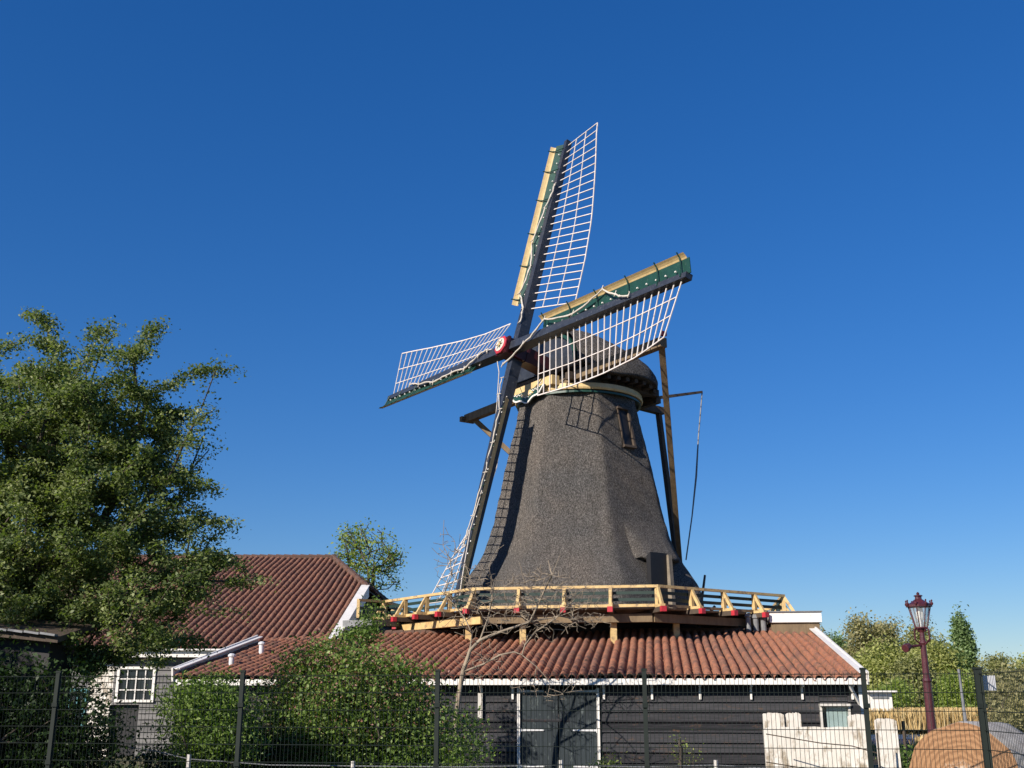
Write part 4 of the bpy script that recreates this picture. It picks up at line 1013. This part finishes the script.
# far grey mast and far white boat
q = at(958.5, 669, 62); mb = MB(); mb.tube([(q.x+.08, q.y, -.2), q], [.10, .07], 8); tag(mb.build('mooring_pole', 'lead'), 'thin grey pole rising among the trees across the canal, right of the lamp', 'pole')
bt = at(880, 700, 75); boat = empty('houseboat', (bt.x, 75, -.4), 'low white houseboat moored by the green bushes right of the barn', 'boat')
mb = MB(); x0, x1 = at(862, 697, 75).x, at(889, 697, 75).x; zb0, zb1 = 0.6, at(880, 690.5, 75).z
hull = [(x0, 73.6, -.5), (x1-.4, 73.6, -.5), (x1+.2, 73.8, .95), (x0-.1, 73.6, .95)]
mb.prism(hull, (0, 3, 0)); mb.build('hull', 'navy', boat)
mb = MB(); mb.prism([(x0+.1, 74, .95), (x1-.1, 74, .95), (x1-.15, 74.05, zb1-.12), (x0+.1, 74.05, zb1-.12)], (0, 2.2, 0)); cbn = mb.build('cabin', 'white', boat)
mb = MB(); mb.box(((x0+x1)/2, 75, zb1-.06), x1-x0+.2, 2.8, .1); mb.build('cabin_roof', 'white', cbn)
mb = MB(); mb.box(((x0+x1)/2, 73.99, zb1-.45), (x1-x0)*.6, .03, .14); mb.build('window', 'lead', cbn)

# ------------------------------------------------------------------ trees
def tree(name, label, cat, base, seeds, ell, ntips, nleaf, lsize, leafm, r0, rt, seed, barkm='bark', spread=(.22, .22, .16), group=None, droop=.0, up=.3, extra=None, sag=.06, expo=.5, shell=.35, aspect=.6, lenw=.25):
    r = np.random.default_rng(seed); tr = empty(name, base, label, cat, group)
    tips = in_ellipsoids(ell, ntips, r, shell)
    if extra is not None: tips = np.vstack([tips, extra])
    pts, par, ti = skeleton(seeds, tips, r, sag=sag, lenw=lenw)
    wood('trunk', pts, par, barkm, tr, r0, rt, expo=expo)
    if nleaf:
        A = np.array(pts); P = []; C = []
        for t in ti:
            p = A[t]; q = A[par[t]]; d = p-q; L_ = np.linalg.norm(d)+1e-6
            n = int(nleaf*(.5+r.random())); s = r.random(n)*1.3-.3
            c = p[None]-d[None]*s[:, None]*1.2
            c = c+r.normal(0, 1, (n, 3))*np.array(spread)
            c[:, 2] -= droop*np.abs(r.normal(0, 1, n))
            P.append(c); C.append(np.full(n, r.random()))
        P = np.vstack(P); C = np.concatenate(C)
        k = P[:, 2] > .05
        leaves('crown', P[k], lsize, leafm, tr, r, up=up, clump=C[k], aspect=aspect)
    return tr
def E3(px, py, Y, rx, ry, rz_): 
    p = at(px, py, Y); return ((p.x, p.y, p.z), (rx, ry, rz_))
# the big tree at the left
TY = 17.5; tb0 = at(48, 700, TY)
seeds = [((tb0.x, TY, 0), -1), ((tb0.x+.05, TY, 1.0), 0), ((tb0.x, TY, 2.0), 1), ((tb0.x+.1, TY, 2.8), 2), ((tb0.x+.3, TY-.1, 3.6), 3), ((tb0.x-.6, TY+.2, 3.8), 3), ((tb0.x+.9, TY-.3, 4.5), 4), ((tb0.x-.2, TY, 4.9), 4), ((tb0.x-1.3, TY+.2, 4.9), 5)]
ell = [E3(60, 440, TY, 1.9, 1.9, 1.35), E3(-20, 440, TY+.3, 2.2, 2.0, 1.3), E3(100, 400, TY-.2, 1.0, 1.2, .95), E3(25, 405, TY, 1.4, 1.4, 1.1), E3(110, 500, TY-.2, 1.5, 1.7, 1.3),
       E3(30, 540, TY, 2.2, 2.2, 1.3), E3(150, 560, TY-.4, 1.2, 1.5, .9), E3(180, 575, TY-.3, .9, .9, .45), E3(110, 620, TY-.5, 1.5, 1.4, .75), E3(20, 630, TY-.2, 2.0, 1.7, .9), E3(-60, 560, TY, 2.2, 2.2, 1.9), E3(130, 440, TY, .95, 1.1, .9), E3(165, 500, TY-.3, .55, .8, .6), E3(115, 655, TY-.6, 1.0, .7, .28), E3(50, 665, TY-.4, .9, .7, .45), E3(160, 642, TY-.5, .5, .5, .3)]
ext = []
for a_, b_, n_ in (((150, 395), (232, 372), 8), ((125, 380), (163, 322), 8), ((160, 425), (212, 412), 5), ((170, 445), (210, 450), 4), ((60, 350), (32, 312), 6), ((90, 350), (112, 328), 5), ((180, 530), (234, 528), 6), ((190, 560), (262, 580), 9), ((150, 470), (212, 490), 7), ((160, 500), (205, 520), 6), ((60, 370), (150, 350), 8), ((0, 350), (60, 350), 7), ((170, 600), (225, 610), 6), ((150, 640), (200, 650), 6), ((175, 420), (205, 435), 4)):
    for i in range(n_):
        t = i/(n_-1); p = at(a_[0]+(b_[0]-a_[0])*t+rng.normal(0, 2), a_[1]+(b_[1]-a_[1])*t+rng.normal(0, 2)-10*math.sin(math.pi*t), TY+rng.normal(0, .3)); ext.append(p)
tree('leafy_tree', 'large spreading green tree in full leaf filling the left edge', 'tree', (tb0.x, TY, 0), seeds, ell, 1500, 200, .056, 'leaf_big', .24, .009, 21, spread=(.10, .10, .05), droop=.04, extra=np.array(ext), sag=.10, shell=.25, up=.25)

# small young tree behind the house gable
YT = 55; b0 = at(367, 640, YT)
p_ = lambda x, y, Y=YT: tuple(at(x, y, Y))
seeds = [((b0.x, YT, 0), -1), ((b0.x, YT, 3), 0), ((b0.x+.1, YT, 6), 1), (p_(372, 590), 2), (p_(374, 570), 3)]
tree('young_tree', 'small airy tree with fresh yellow-green leaves behind the tiled house roof', 'tree', (b0.x, YT, 0), seeds, [E3(368, 548, YT, 1.9, 1.9, 1.4), E3(355, 545, YT, 1.2, 1.2, .8), E3(392, 560, YT, .9, .9, .8), E3(372, 575, YT, 1.8, 1.6, 1.0)], 260, 15, .14, 'leaf_young', .12, .018, 5, spread=(.20, .20, .20), sag=.05)

# bare fruit tree in front of the barn
BY_ = 27.3
q = lambda x, y, dy=0: tuple(at(x, y, BY_+dy))
g = at(455, 720, BY_)
seeds = [((g.x, BY_, 0), -1), (q(456, 720), 0), (q(459, 695), 1), (q(463, 672), 2), (q(470, 650), 3),      # 0-4 main trunk
         (q(472, 634), 4), (q(466, 620), 5), (q(455, 605), 6), (q(444, 594, .3), 7), (q(436, 586, .3), 8),       # 5-9 sweeping left
         (q(480, 640), 4), (q(488, 618), 10), (q(492, 600), 11), (q(491, 580), 12), (q(489, 565), 13), (q(497, 550), 14), (q(504, 545), 15),   # 10-16
         (q(484, 664), 3), (q(500, 655), 17), (q(514, 652), 18), (q(522, 655), 19), (q(525, 645), 20), (q(535, 632), 21), (q(556, 618), 22), (q(570, 604), 23), (q(585, 588), 24),   # pale branch 17-25
         (q(478, 678, -.1), 3), (q(482, 700, -.1), 26), (q(479, 715, -.1), 27),
         (q(500, 632), 10), (q(530, 622), 29), (q(560, 616), 30), (q(585, 622), 31), (q(610, 616), 32),
         (q(452, 575, .3), 8), (q(450, 560, .3), 34), (q(443, 545, .3), 35), (q(458, 552, .3), 35), (q(444, 520, .3), 36),
         (q(540, 600), 30), (q(552, 575), 39), (q(560, 555), 40), (q(548, 560), 40)]
ell = [E3(470, 600, BY_, 1.0, .7, 1.0), E3(540, 615, BY_, 1.3, .7, .7), E3(575, 600, BY_, .8, .6, .55), E3(540, 585, BY_, 1.0, .6, .7), E3(448, 555, BY_+.3, .5, .4, .8), E3(590, 620, BY_, .6, .5, .35), E3(480, 660, BY_, .7, .5, .5), E3(550, 690, BY_, 1.0, .4, .3)]
tree('bare_tree', 'leafless fruit tree with pale twisted branches in front of the barn roof', 'tree', (g.x, BY_, 0), seeds, ell, 1300, 0, .1, 'leaf_bush', .062, .007, 8, barkm='palebark', sag=.04, shell=.1, expo=.78, lenw=.05)

# shrubs
def shrub(name, label, ell, n, size, leafm, seed, pink=0, up=.2, group=None, stems=60, aspect=.6, cat='shrub'):
    r = np.random.default_rng(seed); c = ell[0][0]; s_ = empty(name, (c[0], c[1], 0), label, cat, group)
    tips = in_ellipsoids(ell, stems, r, .4, .3); sd = [((c[0], c[1], 0), -1), ((c[0], c[1], .3), 0)]
    pts, par, ti = skeleton(sd, tips, r, sag=.1, lenw=.05); wood('stems', pts, par, 'bark', s_, .05, .008, n=4)
    ncl = max(30, n//70); cl = in_ellipsoids(ell, ncl, r, .15, .05); idx = r.integers(0, ncl, n); sp = .16 if size < .12 else size*1.8
    P = cl[idx]+r.normal(0, 1, (n, 3))*np.array([sp, sp, sp*.8]); k = P[:, 2] > .03; P = P[k]; cv = r.random(ncl)[idx][k]
    if pink:
        zz_ = (P[:, 2]-P[:, 2].min())/(np.ptp(P[:, 2])); pk = r.random(len(P)) < pink*np.clip(1.6*zz_-.5, 0, 1)
        leaves('blossom', P[pk], size*.8, 'leaf_pink', s_, r, up=up); P = P[~pk]; cv = cv[~pk]
    leaves('foliage', P, size, leafm, s_, r, up=up, clump=cv, aspect=aspect); return s_
SYB = 18.3
shrub('flowering_shrub', 'big rounded green shrub with faded pinkish blossom against the barn left of the door', [E3(350, 705, SYB, 1.5, 1.1, .95), E3(320, 693, SYB, .85, .9, .8), E3(380, 693, SYB, .8, .8, .7), E3(330, 665, SYB, .5, .6, .38), E3(425, 738, SYB, 1.0, .8, .55), E3(288, 745, SYB, .75, .8, .75), E3(360, 780, SYB, 2.0, 1.0, .8)], 82000, .060, 'leaf_bush', 31, pink=.35)
shrub('laurel_shrub', 'glossy green upright shrub in front of the grey boarded wall at left', [E3(208, 722, 16.3, .55, .5, .55), E3(198, 700, 16.3, .38, .4, .32), E3(225, 740, 16.3, .48, .5, .5), E3(232, 702, 16.3, .26, .3, .28)], 17000, .062, 'leaf_bush', 32, aspect=.45)
shrub('climbing_shrub', 'slim leafy climber growing up beside the white verge of the house roof', [E3(374, 618, 26.5, .18, .2, .5), E3(364, 635, 26.2, .4, .4, .3), E3(345, 645, 26, .4, .4, .25)], 2600, .07, 'leaf_bush', 33, stems=25)
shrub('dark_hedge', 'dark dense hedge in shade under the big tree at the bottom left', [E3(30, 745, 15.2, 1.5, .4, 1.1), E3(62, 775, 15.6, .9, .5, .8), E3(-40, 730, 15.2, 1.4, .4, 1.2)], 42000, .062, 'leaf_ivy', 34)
shrub('shade_hedge', 'unseen tall dark hedge added beyond the left frame edge to cast shade', [((-12.6, 11.6, 3.3), (1.5, .9, 3.9)), ((-14.6, 12.2, 3.2), (1.6, .9, 3.7)), ((-11.2, 11.2, 2.6), (.9, .8, 3.0))], 42000, .11, 'leaf_ivy', 39)  # out of view; added to throw shade over the lower left
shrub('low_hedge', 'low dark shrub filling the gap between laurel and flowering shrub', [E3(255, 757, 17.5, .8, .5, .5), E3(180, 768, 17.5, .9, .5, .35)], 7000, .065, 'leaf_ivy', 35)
shrub('weed_clump', 'fresh green weed clump growing at the right foot of the barn door', [E3(606, 770, 27.6, .25, .2, .22)], 500, .07, 'leaf_young', 36, stems=8, cat='plant')
shrub('weed_stalk', 'single tall leafy weed against the barn wall, right of the middle fence post', [E3(680, 748, 27.9, .05, .05, .28)], 90, .06, 'leaf_young', 37, stems=5, cat='plant')
shrub('weed_stalk', 'short leafy weed against the barn wall, nearer the pale slabs', [E3(693, 756, 27.9, .05, .05, .18)], 70, .06, 'leaf_young', 38, stems=5, cat='plant')

# distant trees beyond the canal
def far_tree(name, label, px, ptop, pbase, Y, wpx, leafm, seed, n=150, nl=60, ls=.42, shape='round', group='trees beyond the canal'):
    top = at(px, ptop, Y).z; Hh = top; wd = wpx/F*Y/2*1.03; bx_ = at(px, 697, Y).x; r = np.random.default_rng(seed)
    if shape == 'poplar': ell = [((bx_, Y, Hh*(.2+.13*i)), (wd*[.7, .95, 1, .9, .75, .5][i], wd*.9, Hh*.14)) for i in range(6)]; ell = [(c_, (e_[0]*.9, e_[1]*.9, e_[2])) for c_, e_ in ell]; ell[5] = ((bx_, Y, Hh*.88), (wd*.5, wd*.45, Hh*.10))
    else:
        ell = [((bx_, Y, Hh*.62), (wd*.75, wd*.75, Hh*.34)), ((bx_, Y, Hh*.4), (wd*.9, wd*.9, Hh*.25))]
        for i in range(5):
            t = r.uniform(-1, 1); ell.append(((bx_+t*wd*.7, Y+r.uniform(-1, 1)*wd*.5, Hh*r.uniform(.35, .78)*(1-.15*abs(t))), (wd*.42, wd*.42, Hh*.16)))
    seeds = [((bx_, Y, 0), -1), ((bx_, Y, Hh*.15), 0), ((bx_+.1, Y, Hh*.3), 1), ((bx_, Y, Hh*.5), 2), ((bx_, Y, Hh*.65), 3)]
    tree(name, label, 'tree', (bx_, Y, 0), seeds, ell, n, nl, ls, leafm, Hh*.028, .03, seed, spread=(ls*(1.1 if shape == 'poplar' else 2.0), ls*(1.1 if shape == 'poplar' else 2.0), ls*1.7), group=group, shell=.5)
FT = [
 ('broadleaf_tree', 'tall olive-brown spring tree directly left of the lamp lantern', 868, 611, 120, 44, 'leaf_far4', 'round'),
 ('broadleaf_tree', 'olive tree with two rounded tops right behind the lamp lantern', 893, 611, 124, 40, 'leaf_far4', 'round'),
 ('broadleaf_tree', 'dark olive round tree just right of the lamp lantern', 933, 617, 118, 42, 'leaf_far1', 'round'),
 ('willow_tree', 'yellow-green willow in front of the taller trees, left of the lamp pole', 893, 640, 98, 52, 'leaf_far2', 'round'),
 ('willow_tree', 'yellow-green willow just right of the lamp pole', 938, 640, 96, 44, 'leaf_far2', 'round'),
 ('poplar_tree', 'tall narrow green poplar between the lamp and the sign plate', 969, 613, 105, 21, 'leaf_far3', 'poplar'),
 ('broadleaf_tree', 'pale green tree peeping over the right end of the barn roof', 838, 631, 130, 26, 'leaf_far3', 'round'),
 ('broadleaf_tree', 'grey-green tree top just above the white verge of the barn', 822, 622, 135, 22, 'leaf_far4', 'round'),
 ('broadleaf_tree', 'low round olive tree right of the poplar, behind the sign plate', 1000, 656, 90, 54, 'leaf_far1', 'round'),
 ('broadleaf_tree', 'pale olive tree at the far right edge of the photo', 1040, 655, 95, 50, 'leaf_far2', 'round'),
 ('broadleaf_tree', 'brownish tree low on the right edge, nearer than the poplar', 1018, 668, 66, 56, 'leaf_far4', 'round'),
 ('broadleaf_tree', 'green bush-like tree low between the two willows', 915, 660, 92, 34, 'leaf_far1', 'round'),
 ('broadleaf_tree', 'small bright green tree at the foot of the poplar', 960, 672, 84, 34, 'leaf_young', 'round'),
 ('broadleaf_tree', 'low olive tree at the barn corner below the willow', 866, 655, 100, 36, 'leaf_far2', 'round'),
]
for i, (nm, lb, px, pt, Y, wpx, lm, shp) in enumerate(FT): far_tree(nm, lb, px, pt, 700, Y, wpx, lm, 50+i, shape=shp, n=190, nl=110, ls=.27 if Y > 90 else .2)
shrub('bank_shrub', 'bright green bushes on the far bank below the white houseboat', [E3(880, 703, 84, 2.2, 1.2, .9), E3(898, 700, 84, 1.5, 1.2, 1.5)], 5000, .2, 'leaf_young', 71)
shrub('bank_shrub', 'dark green bush on the far bank between lamp pole and grey pole', [E3(948, 700, 86, 1.6, 1.2, 1.3)], 4000, .22, 'leaf_ivy', 72)
shrub('bank_shrub', 'green bushes on the far bank at the foot of the corner fence post', [E3(970, 702, 85, 1.6, 1.2, 1.3), E3(1005, 704, 84, 2.6, 1.2, 1.1)], 7000, .2, 'leaf_far2', 73)
shrub('bank_shrub', 'grey-brown scrub behind the sawn log at the right edge', [E3(1015, 722, 44, 1.6, 1.2, 1.1), E3(1040, 715, 44, 2.0, 1.2, 1.3)], 5000, .14, 'leaf_far4', 74)
shrub('bank_shrub', 'small green plants by the water just left of the log', [E3(904, 765, 27, .45, .4, .35)], 1200, .09, 'leaf_bush', 75)

# reeds (stuff)
r = np.random.default_rng(77); n = 70000
Px = r.uniform(14, 75, n); Py = np.where(r.random(n) < .8, r.uniform(72.5, 81, n), r.uniform(43.5, 47, n)); keep = (Py > 60) | (Px > 16.5); Px = Px[keep]; Py = Py[keep]; n = len(Px)
near = Py < 60; hgt = r.uniform(.9, 1.35, n)*np.where(near, .45, 1); wd_ = np.where(near, .02, .028)
base = np.stack([Px, Py, np.where(near, -.15, -.15)], 1); ang = r.uniform(-.9, .9, n); lean = r.normal(0, .12, (n, 2))
dx = np.stack([np.cos(ang), np.sin(ang), 0*ang], 1)*wd_[:, None]; tp = base+np.stack([lean[:, 0]*hgt, lean[:, 1]*hgt, hgt], 1)
V = np.stack([base-dx, base+dx, tp+dx*.6, tp-dx*.6], 1).reshape(-1, 3)
tag(np_mesh('reeds', V, np.arange(4*n).reshape(-1, 4), ['reed'], rnd=r.random(n)), 'dry straw-coloured reeds along the canal banks', 'reeds', kind='stuff')
n = 60000
Px = r.uniform(-16, 20, n); Py = r.uniform(14, 46, n); lim = np.abs(Px) < Py*.62+1; Px, Py = Px[lim], Py[lim]
inb = ((Px-BO.x)*by.x+(Py-BO.y)*by.y) < .3; okr = inb | (Px > 10.8); Px, Py = Px[okr], Py[okr]; n = len(Px)
hgt = r.uniform(.06, .2, n); ang = r.uniform(0, 6.28, n); base = np.stack([Px, Py, 0*Px-.03], 1); dx = np.stack([np.cos(ang), np.sin(ang), 0*ang], 1)*.012
tp = base+np.stack([r.normal(0, .05, n), r.normal(0, .05, n), hgt+.03], 1)
V = np.stack([base-dx, base+dx, tp+dx*.3, tp-dx*.3], 1).reshape(-1, 3)
tag(np_mesh('grass', V, np.arange(4*n).reshape(-1, 4), ['grass'], rnd=r.random(n)), 'rough green grass around the barn', 'grass', kind='stuff')
